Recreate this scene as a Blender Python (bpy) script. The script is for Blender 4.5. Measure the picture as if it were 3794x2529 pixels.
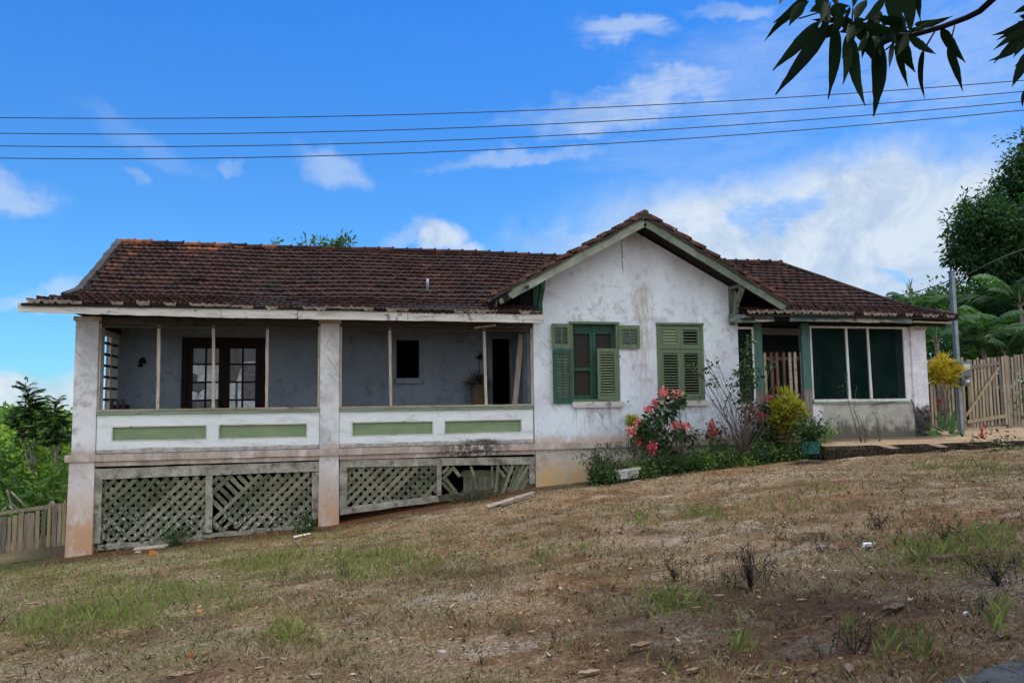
import bpy, math, random
import numpy as np
from mathutils import Vector

random.seed(11)
rng = np.random.default_rng(11)
scene = bpy.context.scene
for o in list(bpy.data.objects):
    bpy.data.objects.remove(o)
COL = scene.collection

# ------------------------------------------------------------------ camera
YAW, PITCH, ROLL = 0.22612, 0.08136, -0.012575
FPX, SW, SH = 2766.0, 3794.0, 2529.0


def cam_axes():
    c, s = math.cos, math.sin
    f = np.array([s(YAW) * c(PITCH), c(YAW) * c(PITCH), s(PITCH)])
    r0 = np.array([c(YAW), -s(YAW), 0.0])
    u0 = np.cross(r0, f)
    r = r0 * c(ROLL) + u0 * s(ROLL)
    u = -r0 * s(ROLL) + u0 * c(ROLL)
    return r, u, f


CR, CU, CF = cam_axes()
cam = bpy.data.cameras.new("Camera")
cam.sensor_width = 36.0
cam.lens = 36.0 * FPX / SW
cam.clip_start, cam.clip_end = 0.1, 3000.0
camo = bpy.data.objects.new("Camera", cam)
from mathutils import Matrix
camo.matrix_world = Matrix(((CR[0], CU[0], -CF[0], 0), (CR[1], CU[1], -CF[1], 0), (CR[2], CU[2], -CF[2], 0), (0, 0, 0, 1)))
COL.objects.link(camo)
scene.camera = camo

# exposure
scene.view_settings.view_transform = 'Standard'
scene.view_settings.look = 'None'
scene.view_settings.gamma = 1.0
scene.view_settings.exposure = 0.8


def ray(px, py):
    return CF + (px - SW / 2) / FPX * CR - (py - SH / 2) / FPX * CU


def A(px, py, y):
    """point of the vertical plane at depth y that was measured there"""
    d = ray(px, py)
    return d * (y / d[1])


def AX(px, py, x):
    d = ray(px, py)
    return d * (x / d[0])


# ------------------------------------------------------------------ node helper
class NT:
    def __init__(s, tree):
        s.t = tree
        s.n = tree.nodes
        s.l = tree.links

    def add(s, typ, ins=None, **props):
        nd = s.n.new(typ)
        for k, v in props.items():
            setattr(nd, k, v)
        for k, v in (ins or {}).items():
            s.put(nd.inputs[k], v)
        return nd

    def put(s, inp, v):
        if isinstance(v, bpy.types.NodeSocket):
            s.l.new(v, inp)
        elif v is not None:
            if isinstance(v, (tuple, list)) and len(v) == 3 and inp.type == 'RGBA':
                v = (*v, 1.0)
            inp.default_value = v

    def math(s, op, a, b=None, c=None, clamp=False):
        nd = s.add('ShaderNodeMath', operation=op, use_clamp=clamp)
        s.put(nd.inputs[0], a)
        if b is not None:
            s.put(nd.inputs[1], b)
        if c is not None:
            s.put(nd.inputs[2], c)
        return nd.outputs[0]

    def vmath(s, op, a, b=None):
        nd = s.add('ShaderNodeVectorMath', operation=op)
        s.put(nd.inputs[0], a)
        if b is not None:
            s.put(nd.inputs[1], b)
        return nd.outputs['Value'] if op in ('DOT_PRODUCT', 'LENGTH', 'DISTANCE') else nd.outputs[0]

    def mix(s, f, a, b, blend='MIX'):
        nd = s.add('ShaderNodeMix', data_type='RGBA', blend_type=blend)
        s.put(nd.inputs[0], f)
        s.put(nd.inputs[6], a)
        s.put(nd.inputs[7], b)
        return nd.outputs[2]

    def noise(s, vec, scale=5.0, detail=4.0, rough=0.55, dist=0.0):
        nd = s.add('ShaderNodeTexNoise', {'Vector': vec, 'Scale': scale, 'Detail': detail, 'Roughness': rough, 'Distortion': dist})
        return nd.outputs[0]

    def voro(s, vec, scale=5.0, feature='F1', rnd=1.0):
        nd = s.add('ShaderNodeTexVoronoi', {'Vector': vec, 'Scale': scale, 'Randomness': rnd}, feature=feature)
        return nd

    def rng(s, v, a, b, c=0.0, d=1.0, smooth=True):
        nd = s.add('ShaderNodeMapRange', {0: v, 1: a, 2: b, 3: c, 4: d}, interpolation_type='SMOOTHSTEP' if smooth else 'LINEAR', clamp=True)
        return nd.outputs[0]

    def ramp(s, v, stops):
        nd = s.add('ShaderNodeValToRGB', {0: v})
        e = nd.color_ramp.elements
        while len(e) < len(stops):
            e.new(0.5)
        for k, (p, c) in enumerate(stops):
            e[k].position = p
            e[k].color = (*c, 1.0)
        return nd.outputs[0]

    def pos(s):
        return s.add('ShaderNodeNewGeometry').outputs['Position']

    def sep(s, v):
        return s.add('ShaderNodeSeparateXYZ', {0: v}).outputs

    def mapv(s, v, scale=(1, 1, 1), rot=(0, 0, 0), loc=(0, 0, 0)):
        return s.add('ShaderNodeMapping', {'Vector': v, 'Scale': scale, 'Rotation': rot, 'Location': loc}).outputs[0]

    def attr(s, name):
        return s.add('ShaderNodeAttribute', attribute_name=name).outputs['Fac']

    def objrnd(s):
        return s.add('ShaderNodeObjectInfo').outputs['Random']

    def bump(s, h, strength=0.3, dist=0.02):
        return s.add('ShaderNodeBump', {'Strength': strength, 'Distance': dist, 'Height': h}).outputs[0]


def material(name, build):
    m = bpy.data.materials.new(name)
    m.use_nodes = True
    t = m.node_tree
    t.nodes.clear()
    n = NT(t)
    out = n.add('ShaderNodeOutputMaterial')
    n.put(out.inputs[0], build(n))
    return m


def bsdf(n, col, rough=0.8, normal=None, spec=0.3, metal=0.0):
    nd = n.add('ShaderNodeBsdfPrincipled', {'Base Color': col, 'Roughness': rough, 'Metallic': metal})
    nd.inputs['Specular IOR Level'].default_value = spec
    if normal is not None:
        n.put(nd.inputs['Normal'], normal)
    return nd.outputs[0]


# ------------------------------------------------------------------ sun and sky
SUN_EL, SUN_AZ = math.radians(77), math.radians(72)   # azimuth from +Y (behind the house) towards +X
sun = bpy.data.lights.new("Sun", 'SUN')
sun.energy = 2.3
sun.angle = math.radians(14)
sun.color = (1.0, 0.95, 0.87)
suno = bpy.data.objects.new("Sun", sun)
sd = Vector((math.sin(SUN_AZ) * math.cos(SUN_EL), math.cos(SUN_AZ) * math.cos(SUN_EL), math.sin(SUN_EL)))
suno.rotation_euler = (-sd).to_track_quat('-Z', 'Y').to_euler()
suno.location = sd * 60
COL.objects.link(suno)

world = bpy.data.worlds.new("World")
scene.world = world
world.use_nodes = True
wn = NT(world.node_tree)
world.node_tree.nodes.clear()
SKYSTR = 0.1


def build_sky():
    n = wn
    d = n.add('ShaderNodeTexCoord').outputs['Generated']
    d = n.vmath('NORMALIZE', d)
    sky = n.add('ShaderNodeTexSky', sky_type='NISHITA')
    sky.sun_disc = False
    sky.sun_elevation = SUN_EL
    sky.sun_rotation = SUN_AZ
    sky.air_density = 1.0
    sky.dust_density = 0.3
    sky.ozone_density = 3.0
    z = n.sep(d)[2]
    tint = n.mix(n.rng(z, 0.08, 0.66), (0.315, 0.68, 0.99), (0.138, 0.62, 1.20))
    base = n.mix(1.0, sky.outputs[0], tint, 'MULTIPLY')
    # clouds: cloud banks at their places in the sky, broken up by noise
    warp = n.add('ShaderNodeTexNoise', {'Vector': d, 'Scale': 9.0, 'Detail': 4.0, 'Roughness': 0.6})
    off = n.vmath('SCALE', n.vmath('SUBTRACT', warp.outputs['Color'], (0.5, 0.5, 0.5)), None)
    off.node.inputs['Scale'].default_value = 0.10
    dw = n.vmath('ADD', d, off)
    fb = n.noise(n.mapv(d, (1, 1, 1.9)), 11.0, 9.0, 0.62, 0.4)
    fb2 = n.noise(n.mapv(d, (1, 1, 2.2), (0.2, 0.0, 0.3)), 26.0, 8.0, 0.62, 0.6)
    wisp = n.noise(n.mapv(d, (3.2, 3.2, 14.0), (0.0, 0.22, 0.0)), 3.2, 9.0, 0.66, 0.9)

    def blob(px, py, rx, ry, ang=0.0):
        c = ray(px, py)
        c = c / np.linalg.norm(c)
        u = CR * math.cos(ang) + CU * math.sin(ang)
        v = -CR * math.sin(ang) + CU * math.cos(ang)
        q = n.vmath('SUBTRACT', dw, tuple(c))
        a = n.vmath('DOT_PRODUCT', q, tuple(u / (rx / FPX)))
        b = n.vmath('DOT_PRODUCT', q, tuple(v / (ry / FPX)))
        r = n.math('SQRT', n.math('ADD', n.math('MULTIPLY', a, a), n.math('MULTIPLY', b, b)))
        return n.rng(r, 1.0, 0.0)

    def acc(cur, v):
        return v if cur is None else n.math('MAXIMUM', cur, v)
    dens = None
    # soft large banks
    for (px, py, rx, ry, an, lo, hi, k) in [
            (3200, 880, 1350, 400, 0.03, -0.02, 0.62, 0.92), (2250, 900, 800, 200, 0.0, 0.25, 1.0, 0.5),
            (3600, 640, 800, 300, 0.1, 0.15, 1.0, 0.40), (2800, 1020, 800, 170, 0.0, 0.1, 0.7, 0.9)]:
        b = blob(px, py, rx, ry, an)
        v = n.math('MULTIPLY', n.rng(n.math('MULTIPLY', b, n.math('ADD', fb, 0.45)), lo, hi), k)
        dens = acc(dens, v)
    # gaps of blue and grey in the right-hand bank
    gap = n.math('MAXIMUM', blob(2850, 800, 330, 150, 0.0), blob(3330, 1010, 160, 60, 0.0))
    dens = n.math('MULTIPLY', dens, n.math('SUBTRACT', 1.0, n.math('MULTIPLY', n.rng(n.math('MULTIPLY', gap, fb2), 0.20, 0.50), 0.55)))
    # puffs
    for (px, py, rx, ry, an, k) in [
            (1230, 620, 240, 120, -0.45, 0.40), (50, 725, 170, 95, -0.3, 0.45), (1630, 880, 150, 120, -0.35, 0.85), (1720, 930, 130, 60, 0, 0.7),
            (830, 620, 70, 50, -0.5, 0.22), (170, 1480, 380, 150, 0.0, 0.85), (20, 1440, 130, 90, 0, 1.0),
            (540, 530, 300, 80, -0.5, 0.12), (480, 650, 60, 40, -0.6, 0.2), (1560, 905, 200, 60, 0, .3)]:
        b = blob(px, py, rx, ry, an)
        v = n.math('MULTIPLY', n.rng(n.math('MULTIPLY', b, n.math('ADD', fb2, 0.35)), 0.08, 0.80), k)
        dens = acc(dens, v)
    # thin streaks
    for (px, py, rx, ry, an, k) in [
            (2350, 380, 800, 130, 0.16, 0.55), (2330, 110, 300, 90, -0.15, 0.45), (1950, 600, 600, 70, 0.12, 0.35),
            (2900, 260, 900, 350, 0.15, 0.24), (3500, 200, 800, 400, 0.1, 0.30), (2700, 20, 300, 60, -0.1, 0.4), (150, 1100, 400, 70, 0.05, 0.40), (2600, 560, 900, 200, 0.1, 0.16)]:
        b = blob(px, py, rx, ry, an)
        v = n.math('MULTIPLY', n.rng(n.math('MULTIPLY', b, wisp), 0.10, 0.50), k)
        dens = acc(dens, v)
    # unseen bright overcast, added behind the camera to light the shaded front
    back = n.rng(n.sep(d)[1], 0.05, -0.45)
    bdens = n.math('MULTIPLY', back, n.rng(fb, 0.25, 0.6, 0.6, 1.0))
    shade = n.noise(d, 12.0, 7.0, 0.65, 0.5)
    ccol = n.mix(n.rng(shade, 0.42, 0.68), (4.3, 4.75, 5.2), (2.9, 3.6, 4.6))
    col = n.mix(dens, base, ccol)
    col = n.mix(bdens, col, (8.2, 8.6, 9.0))
    bg = n.add('ShaderNodeBackground', {'Color': col, 'Strength': SKYSTR})
    out = n.add('ShaderNodeOutputWorld')
    n.put(out.inputs[0], bg.outputs[0])


build_sky()


# ------------------------------------------------------------------ mesh helpers
class MB:
    def __init__(s):
        s.v, s.f, s.m, s.a = [], [], [], []

    def addv(s, pts, a=0.5):
        k = len(s.v)
        for p_ in pts:
            s.v.append((float(p_[0]), float(p_[1]), float(p_[2])))
            s.a.append(a)
        return k

    def face(s, idx, mi=0):
        s.f.append(tuple(idx))
        s.m.append(mi)

    def quad(s, a, b, c, d, mi=0, at=0.5):
        k = s.addv((a, b, c, d), at)
        s.face((k, k + 1, k + 2, k + 3), mi)
        return s

    def hexa(s, P, mi=0, at=0.5):
        """P: bottom ring of four, then top ring of four"""
        k = s.addv(P, at)
        for q in ((0, 3, 2, 1), (4, 5, 6, 7), (0, 1, 5, 4), (1, 2, 6, 5), (2, 3, 7, 6), (3, 0, 4, 7)):
            s.face([k + i for i in q], mi)
        return s

    def box(s, x0, x1, y0, y1, z0, z1, mi=0, at=0.5):
        return s.hexa([(x0, y0, z0), (x1, y0, z0), (x1, y1, z0), (x0, y1, z0), (x0, y0, z1), (x1, y0, z1), (x1, y1, z1), (x0, y1, z1)], mi, at)

    def bar(s, p, q, w, t, n=(0, -1, 0), seg=1, jit=0.0, mi=0, at=0.5, taper=1.0):
        """board from p to q: width w across, thickness t along n"""
        p, q, n = np.array(p, float), np.array(q, float), np.array(n, float)
        d = q - p
        L = np.linalg.norm(d)
        d /= L
        side = np.cross(d, n)
        side /= np.linalg.norm(side)
        n = np.cross(side, d)
        ks = []
        for i in range(seg + 1):
            c = p + d * L * i / seg
            ww = w * (1 + (taper - 1) * i / seg)
            j = [random.uniform(-jit, jit) for _ in range(4)]
            ring = [c - side * (ww / 2 + j[0]) - n * t / 2, c + side * (ww / 2 + j[1]) - n * t / 2,
                    c + side * (ww / 2 + j[1] + j[3] * .4) + n * t / 2, c - side * (ww / 2 + j[0] + j[2] * .4) + n * t / 2]
            ks.append(s.addv(ring, at))
        for a, b in zip(ks[:-1], ks[1:]):
            for i in range(4):
                s.face((a + i, a + (i + 1) % 4, b + (i + 1) % 4, b + i), mi)
        s.face([ks[0] + i for i in (3, 2, 1, 0)], mi)
        s.face([ks[-1] + i for i in range(4)], mi)
        return s

    def tube(s, pts, rad, n=6, mi=0, at=0.5, cap=True):
        pts = [np.array(p_, float) for p_ in pts]
        if not hasattr(rad, '__len__'):
            rad = [rad] * len(pts)
        up = np.array([0.13, 0.21, 0.97])
        ks = []
        for i, c in enumerate(pts):
            d = pts[min(i + 1, len(pts) - 1)] - pts[max(i - 1, 0)]
            d = d / (np.linalg.norm(d) + 1e-9)
            a = np.cross(d, up)
            if np.linalg.norm(a) < 0.05:
                a = np.cross(d, (1, 0, 0))
            a /= np.linalg.norm(a)
            b = np.cross(d, a)
            ks.append(s.addv([c + rad[i] * (a * math.cos(2 * math.pi * k / n) + b * math.sin(2 * math.pi * k / n)) for k in range(n)], at))
        for a, b in zip(ks[:-1], ks[1:]):
            for k in range(n):
                s.face((a + k, a + (k + 1) % n, b + (k + 1) % n, b + k), mi)
        if cap:
            s.face([ks[0] + k for k in reversed(range(n))], mi)
            s.face([ks[-1] + k for k in range(n)], mi)
        return s

    def prism_xz(s, pts, y0, y1, mi=0):
        """polygon in the x-z plane, pushed from y0 (front) to y1"""
        a = s.addv([(x, y0, z) for x, z in pts])
        b = s.addv([(x, y1, z) for x, z in pts])
        n = len(pts)
        s.face([a + i for i in range(n)], mi)
        s.face([b + i for i in reversed(range(n))], mi)
        for i in range(n):
            j = (i + 1) % n
            s.face((a + i, b + i, b + j, a + j), mi)
        return s

    def lathe(s, c, prof, n=20, mi=0):
        ks = [s.addv([(c[0] + r * math.cos(2 * math.pi * k / n), c[1] + r * math.sin(2 * math.pi * k / n), c[2] + z) for k in range(n)]) for r, z in prof]
        for a, b in zip(ks[:-1], ks[1:]):
            for k in range(n):
                s.face((a + k, a + (k + 1) % n, b + (k + 1) % n, b + k), mi)
        s.face([ks[0] + k for k in reversed(range(n))], mi)
        return s

    def wall_xz(s, x0, x1, z0, z1, y0, y1, holes=()):
        xs = sorted({x0, x1, *[h[0] for h in holes], *[h[1] for h in holes]})
        zs = sorted({z0, z1, *[h[2] for h in holes], *[h[3] for h in holes]})
        for i in range(len(xs) - 1):
            for j in range(len(zs) - 1):
                cx, cz = (xs[i] + xs[i + 1]) / 2, (zs[j] + zs[j + 1]) / 2
                if any(h[0] < cx < h[1] and h[2] < cz < h[3] for h in holes):
                    continue
                s.box(xs[i], xs[i + 1], y0, y1, zs[j], zs[j + 1])
        return s

    def build(s, name, mats, parent=None, smooth=False, bevel=0.0, attr=False):
        return mkobj(name, s.v, s.f, mats, parent, smooth, bevel, s.m if any(s.m) else None, s.a if attr else None)


def origin_of(o):
    """base point of the thing that o belongs to"""
    while o.parent is not None:
        o = o.parent
    return np.array(o.location)


def mkobj(name, v, f, mats, parent=None, smooth=False, bevel=0.0, mi=None, att=None, origin=None):
    me = bpy.data.meshes.new(name)
    v = np.asarray(v, float)
    o = bpy.data.objects.new(name, me)
    if parent is not None:
        v = v - origin_of(parent)
        o.parent = parent
    else:
        if origin is None:
            origin = np.array([v[:, 0].mean(), v[:, 1].mean(), v[:, 2].min()]) if len(v) else np.zeros(3)
        v = v - np.array(origin)
        o.location = origin
    me.from_pydata(v.tolist(), [], f if isinstance(f, list) else f.tolist())
    for m in (mats if isinstance(mats, (list, tuple)) else [mats]):
        me.materials.append(m)
    if mi is not None:
        me.polygons.foreach_set('material_index', mi)
    if smooth:
        me.polygons.foreach_set('use_smooth', [True] * len(me.polygons))
    if att is not None:
        a = me.attributes.new('rnd', 'FLOAT', 'POINT')
        a.data.foreach_set('value', np.asarray(att, np.float32))
    me.update()
    if bevel > 0:
        b = o.modifiers.new('bevel', 'BEVEL')
        b.width = bevel
        b.segments = 2
        b.limit_method = 'ANGLE'
    COL.objects.link(o)
    return o


def tag(o, label=None, cat=None, group=None, kind=None):
    for k, v in (('label', label), ('category', cat), ('group', group), ('kind', kind)):
        if v:
            o[k] = v
    return o


def thing(name, loc, label, cat, group=None):
    o = bpy.data.objects.new(name, None)
    o.location = [float(c) for c in loc]
    o.empty_display_size = 0.3
    COL.objects.link(o)
    return tag(o, label, cat, group)


# leaves ------------------------------------------------------------
def unit(a):
    return a / (np.linalg.norm(a, axis=-1, keepdims=True) + 1e-9)


def leaf_arrays(P, D, Nn, L, W, bend=0.15, fold=0.25, long=False):
    """P base, D direction, Nn leaf normal; one small bent leaf each"""
    D = unit(D)
    S = unit(np.cross(D, Nn))
    Nn = unit(np.cross(S, D))
    L = np.broadcast_to(np.asarray(L, float), (len(P),))[:, None]
    W = np.broadcast_to(np.asarray(W, float), (len(P),))[:, None]
    b = np.broadcast_to(np.asarray(bend, float), (len(P),))[:, None]
    if not long:
        V = np.stack([P, P + D * L * .45 + S * W / 2 - Nn * W * fold, P + D * L - Nn * L * b, P + D * L * .45 - S * W / 2 - Nn * W * fold], 1)
        F = np.arange(len(P) * 4).reshape(-1, 4)
        k = 4
    else:
        V = np.stack([P, P + D * L * .3 + S * W / 2 - Nn * (W * fold), P + D * L * .3 - S * W / 2 - Nn * (W * fold),
                      P + D * L * .68 + S * W * .42 - Nn * (W * fold + L * b * .45), P + D * L * .68 - S * W * .42 - Nn * (W * fold + L * b * .45),
                      P + D * L - Nn * L * b], 1)
        base = (np.arange(len(P)) * 6)[:, None]
        F = np.concatenate([base + np.array([[0, 1, 3, 3]]), base + np.array([[1, 3, 4, 2]]), base + np.array([[3, 5, 4, 4]])], 0)
        F = [base[:, 0], base[:, 0]]
        F = []
        for i in range(len(P)):
            o = i * 6
            F += [(o, o + 1, o + 2), (o + 1, o + 3, o + 4, o + 2), (o + 3, o + 5, o + 4)]
        k = 6
    return V.reshape(-1, 3), (F if isinstance(F, list) else F.tolist()), k


class Leaves:
    def __init__(s):
        s.V, s.F, s.R, s.n = [], [], [], 0

    def add(s, P, D, Nn, L, W, rnd, bend=0.15, fold=0.25, long=False):
        P, D, Nn = np.broadcast_arrays(np.atleast_2d(np.asarray(P, float)), np.atleast_2d(np.asarray(D, float)), np.atleast_2d(np.asarray(Nn, float)))
        D = D + 0.0
        V, F, k = leaf_arrays(P, D, Nn, L, W, bend, fold, long)
        s.V.append(V)
        s.F += [tuple(i + s.n for i in f) for f in F]
        s.R.append(np.repeat(np.broadcast_to(np.asarray(rnd, float), (len(P),)), k))
        s.n += len(V)

    def build(s, name, mat, parent=None, origin=None):
        return mkobj(name, np.concatenate(s.V), s.F, mat, parent, False, 0, None, np.concatenate(s.R), origin)


def rdir(n, up=0.0):
    d = rng.normal(size=(n, 3))
    d = unit(d)
    d[:, 2] += up
    return unit(d)


def clump(Lv, c, r, n, size, up=0.2, droop=0.0, rnd=(0.0, 1.0), wl=0.45, flat=1.0):
    """n leaves round a point, turned outwards"""
    o = rdir(n) * (rng.random((n, 1)) ** 0.5) * r
    o[:, 2] *= flat
    d = unit(o + 1e-4) + rdir(n) * 0.6
    d[:, 2] -= droop
    nn = rdir(n) * .7 + np.array([0, 0, 1.0]) * (0.5 + up) + unit(o + 1e-4) * .4
    s = size * rng.uniform(.7, 1.25, n)
    Lv.add(np.asarray(c) + o, d, nn, s, s * wl, rng.uniform(rnd[0], rnd[1], n))

# ------------------------------------------------------------------ materials
def scratches(n, p, scale, rot, thr=0.60):
    """short brush scratches and scuffs lying at one angle"""
    v = n.mapv(n.mapv(p, (1, 1, 1), rot), (1.0, 0.3, 0.14))
    a = n.noise(v, scale, 5.0, 0.7, 0.8)
    return n.rng(a, thr, thr + 0.08)


def plaster_mat(name, white, grey, low=None, lowz=(-1.0, -0.2), streak=0.0, scr=1.0):
    def b(n):
        p = n.pos()
        big = n.noise(p, 0.9, 5, 0.6)
        mid = n.noise(p, 5.0, 6, 0.65)
        fine = n.noise(p, 38.0, 4, 0.6)
        c = n.mix(n.rng(big, 0.35, 0.7), white, grey)
        patch = n.math('MULTIPLY', n.rng(mid, 0.47, 0.62), n.rng(n.noise(p, 1.7, 3, 0.5), .4, .6))
        c = n.mix(n.math('MULTIPLY', patch, 0.7), c, tuple(k * 0.70 for k in grey))
        s1 = scratches(n, p, 8.0, (0, 0.75, 0.0), .58)
        s2 = scratches(n, p, 11.0, (0, -0.45, 0.0), .59)
        zone = n.rng(n.noise(p, 0.9, 3, 0.5, 0.6), 0.36, 0.54)
        sc = n.math('MULTIPLY', n.math('MULTIPLY', n.math('MAXIMUM', s1, s2), zone), n.rng(n.sep(p)[2], 2.6, 1.2, .16 * scr, .55 * scr))
        c = n.mix(sc, c, (0.30, 0.28, 0.28))
        x, y, z = n.sep(p)
        if low is not None:
            h = n.rng(n.math('ADD', z, n.math('MULTIPLY', mid, 0.5)), lowz[1] + .25, lowz[0] + .25)
            h = n.math('MULTIPLY', h, n.rng(n.noise(n.mapv(p, (2, 2, 0.9)), 2.2, 5, .65), 0.25, 0.55))
            c = n.mix(n.math('MULTIPLY', h, 0.9), c, low)
        if streak:
            xx = n.math('ADD', x, n.math('MULTIPLY', n.math('SUBTRACT', mid, .5), 0.5))
            band = n.math('MULTIPLY', n.rng(n.math('ABSOLUTE', n.math('SUBTRACT', xx, 7.62)), 0.42, 0.05), n.rng(z, 3.2, 2.7))
            band = n.math('MULTIPLY', band, n.rng(z, -0.8, 2.4, 0.12, 0.9))
            band = n.math('MULTIPLY', band, n.rng(n.noise(n.mapv(p, (9, 1, 1.2)), 1.5, 4, .6), 0.35, 0.6))
            c = n.mix(n.math('MULTIPLY', band, streak), c, (0.38, 0.30, 0.24))
            q = n.math('MULTIPLY', n.rng(n.math('ABSOLUTE', n.math('SUBTRACT', x, 7.0)), 1.3, .3), n.rng(n.math('ABSOLUTE', n.math('SUBTRACT', z, 2.35)), .9, .1))
            sc2 = n.math('MULTIPLY', n.math('MULTIPLY', q, n.math('MAXIMUM', s1, n.rng(mid, .52, .6))), .5)
            c = n.mix(sc2, c, (0.42, 0.38, 0.35))
            un = n.math('MAXIMUM', n.rng(n.math('ABSOLUTE', n.math('SUBTRACT', x, 6.34)), .74, .60), n.rng(n.math('ABSOLUTE', n.math('SUBTRACT', x, 8.66)), .74, .60))
            un = n.math('MULTIPLY', n.math('MULTIPLY', un, n.rng(z, -.160, -.158, 1, 0)), n.rng(z, -.95, -.25, 0, 1))
            un = n.math('MULTIPLY', un, n.rng(n.noise(n.mapv(p, (11, 1, .9)), 1.6, 5, .65), .45, .62))
            c = n.mix(n.math('MULTIPLY', un, .6), c, (.33, .30, .28))
            # the crack that runs down from the apex
            cx = n.math('ADD', x, n.math('MULTIPLY', n.math('SUBTRACT', n.noise(p, 3.0, 5, .7), .5), 0.22))
            cr = n.math('MULTIPLY', n.rng(n.math('ABSOLUTE', n.math('SUBTRACT', cx, 7.1)), 0.022, 0.006), n.rng(z, 3.15, 3.5))
            c = n.mix(n.math('MULTIPLY', cr, .8), c, (0.05, 0.045, 0.04))
        c = n.mix(n.math('MULTIPLY', n.rng(fine, .58, .72), .22), c, (0.36, .34, .34))
        hh = n.math('ADD', n.math('MULTIPLY', mid, 0.6), n.math('MULTIPLY', fine, 0.3))
        return bsdf(n, c, 0.9, n.bump(hh, 0.35, 0.02), 0.2)
    return material(name, b)


WALL = plaster_mat('lime_plaster', (0.72, 0.80, 0.86), (0.62, 0.63, 0.70), (0.50, 0.33, 0.23), (-1.05, -0.72), 0.75)
PILLAR = plaster_mat('pillar_plaster', (0.74, 0.735, 0.75), (0.40, 0.395, 0.41), (0.45, 0.30, 0.22), (-1.1, -0.8), 0, 1.5)
PILLAR_LOW = plaster_mat('stained_pillar_plaster', (0.68, 0.64, 0.63), (0.50, 0.45, 0.44), (0.56, 0.31, 0.16), (-2.75, -1.45), 0, 0.7)
PLINTH = plaster_mat('yellowed_plinth_plaster', (0.60, 0.54, 0.47), (0.46, 0.40, 0.35), (0.62, 0.40, 0.16), (-1.9, -1.3), 0, 0.8)
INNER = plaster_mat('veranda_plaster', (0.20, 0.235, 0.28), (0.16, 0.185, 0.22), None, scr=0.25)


def band_mat():
    def b(n):
        p = n.pos()
        a = n.noise(n.mapv(p, (1, 1, .6)), 3.0, 6, .65)
        f = n.noise(n.mapv(p, (1.4, 1, 1.1)), 6.0, 6, .7)
        c = n.ramp(a, [(0.3, (0.30, 0.24, 0.20)), (0.5, (0.44, 0.36, 0.31)), (0.66, (0.60, 0.55, 0.51))])
        x, y, z = n.sep(p)
        blk = n.math('MULTIPLY', n.rng(n.math('ABSOLUTE', n.math('SUBTRACT', x, 3.1)), 1.25, 0.3), n.rng(f, .40, .56))
        c = n.mix(n.math('MULTIPLY', blk, .9), c, (0.035, 0.033, 0.032))
        c = n.mix(n.rng(f, .56, .7, 0, .5), c, (.22, .17, .14))
        return bsdf(n, c, .9, n.bump(f, .4, .02), .2)
    return material('weathered_band', b)


BAND = band_mat()


def cement_mat():
    def b(n):
        p = n.pos()
        x, y, z = n.sep(p)
        mid = n.noise(p, 3.5, 6, .65)
        fine = n.noise(p, 24, 4, .65)
        c = n.mix(n.rng(mid, .35, .65), (.34, .33, .29), (.44, .43, .38))
        peel = n.rng(n.math('ADD', x, n.math('MULTIPLY', n.noise(p, 2.6, 6, .7), 1.3)), 13.42, 13.36)
        c = n.mix(peel, c, n.mix(n.rng(mid, .4, .62), (.72, .71, .73), (.58, .56, .57)))
        drip = n.noise(n.mapv(p, (2.2, 1, 1.2)), 2.6, 7, .68)
        mould = n.rng(n.math('ADD', z, n.math('MULTIPLY', n.math('SUBTRACT', drip, .5), 1.3)), -0.52, -0.92)
        c = n.mix(n.math('MULTIPLY', mould, .82), c, (.075, .062, .045))
        return bsdf(n, c, .92, n.bump(n.math('ADD', mid, n.math('MULTIPLY', fine, .4)), .4, .02), .2)
    return material('mouldy_cement', b)


CEMENT = cement_mat()


def mould_pillar():
    def b(n):
        p = n.pos()
        x, y, z = n.sep(p)
        mid = n.noise(p, 4.5, 6, .65)
        c = n.mix(n.rng(mid, .4, .62), (.74, .73, .78), (.58, .56, .62))
        s1 = scratches(n, p, 8.0, (0, .5, 0), .6)
        c = n.mix(n.math('MULTIPLY', s1, .4), c, (.35, .33, .35))
        m = n.rng(n.math('ADD', z, n.math('MULTIPLY', n.math('SUBTRACT', mid, .5), .6)), -.2, -.34)
        bl = n.mix(n.rng(n.noise(p, 9, 5, .7), .4, .65), (.018, .018, .02), (.13, .12, .11))
        c = n.mix(m, c, bl)
        return bsdf(n, c, .9, n.bump(mid, .35, .02), .2)
    return material('blackened_pillar_plaster', b)


PILLAR_R = mould_pillar()


def wood_mat(name, stops, ax=(0.5, 6, 6), scale=3.0, dirt=None, dirt_at=(.56, .68), rough=.85):
    def b(n):
        p = n.pos()
        g = n.noise(n.mapv(p, ax), scale, 6, .68, .5)
        c = n.ramp(g, stops)
        blot = n.noise(p, 4.5, 6, .66)
        if dirt:
            c = n.mix(n.math('MULTIPLY', n.rng(blot, *dirt_at), .8), c, dirt)
        return bsdf(n, c, rough, n.bump(n.math('ADD', g, n.math('MULTIPLY', blot, .5)), .35, .015), .25)
    return material(name, b)


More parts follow.
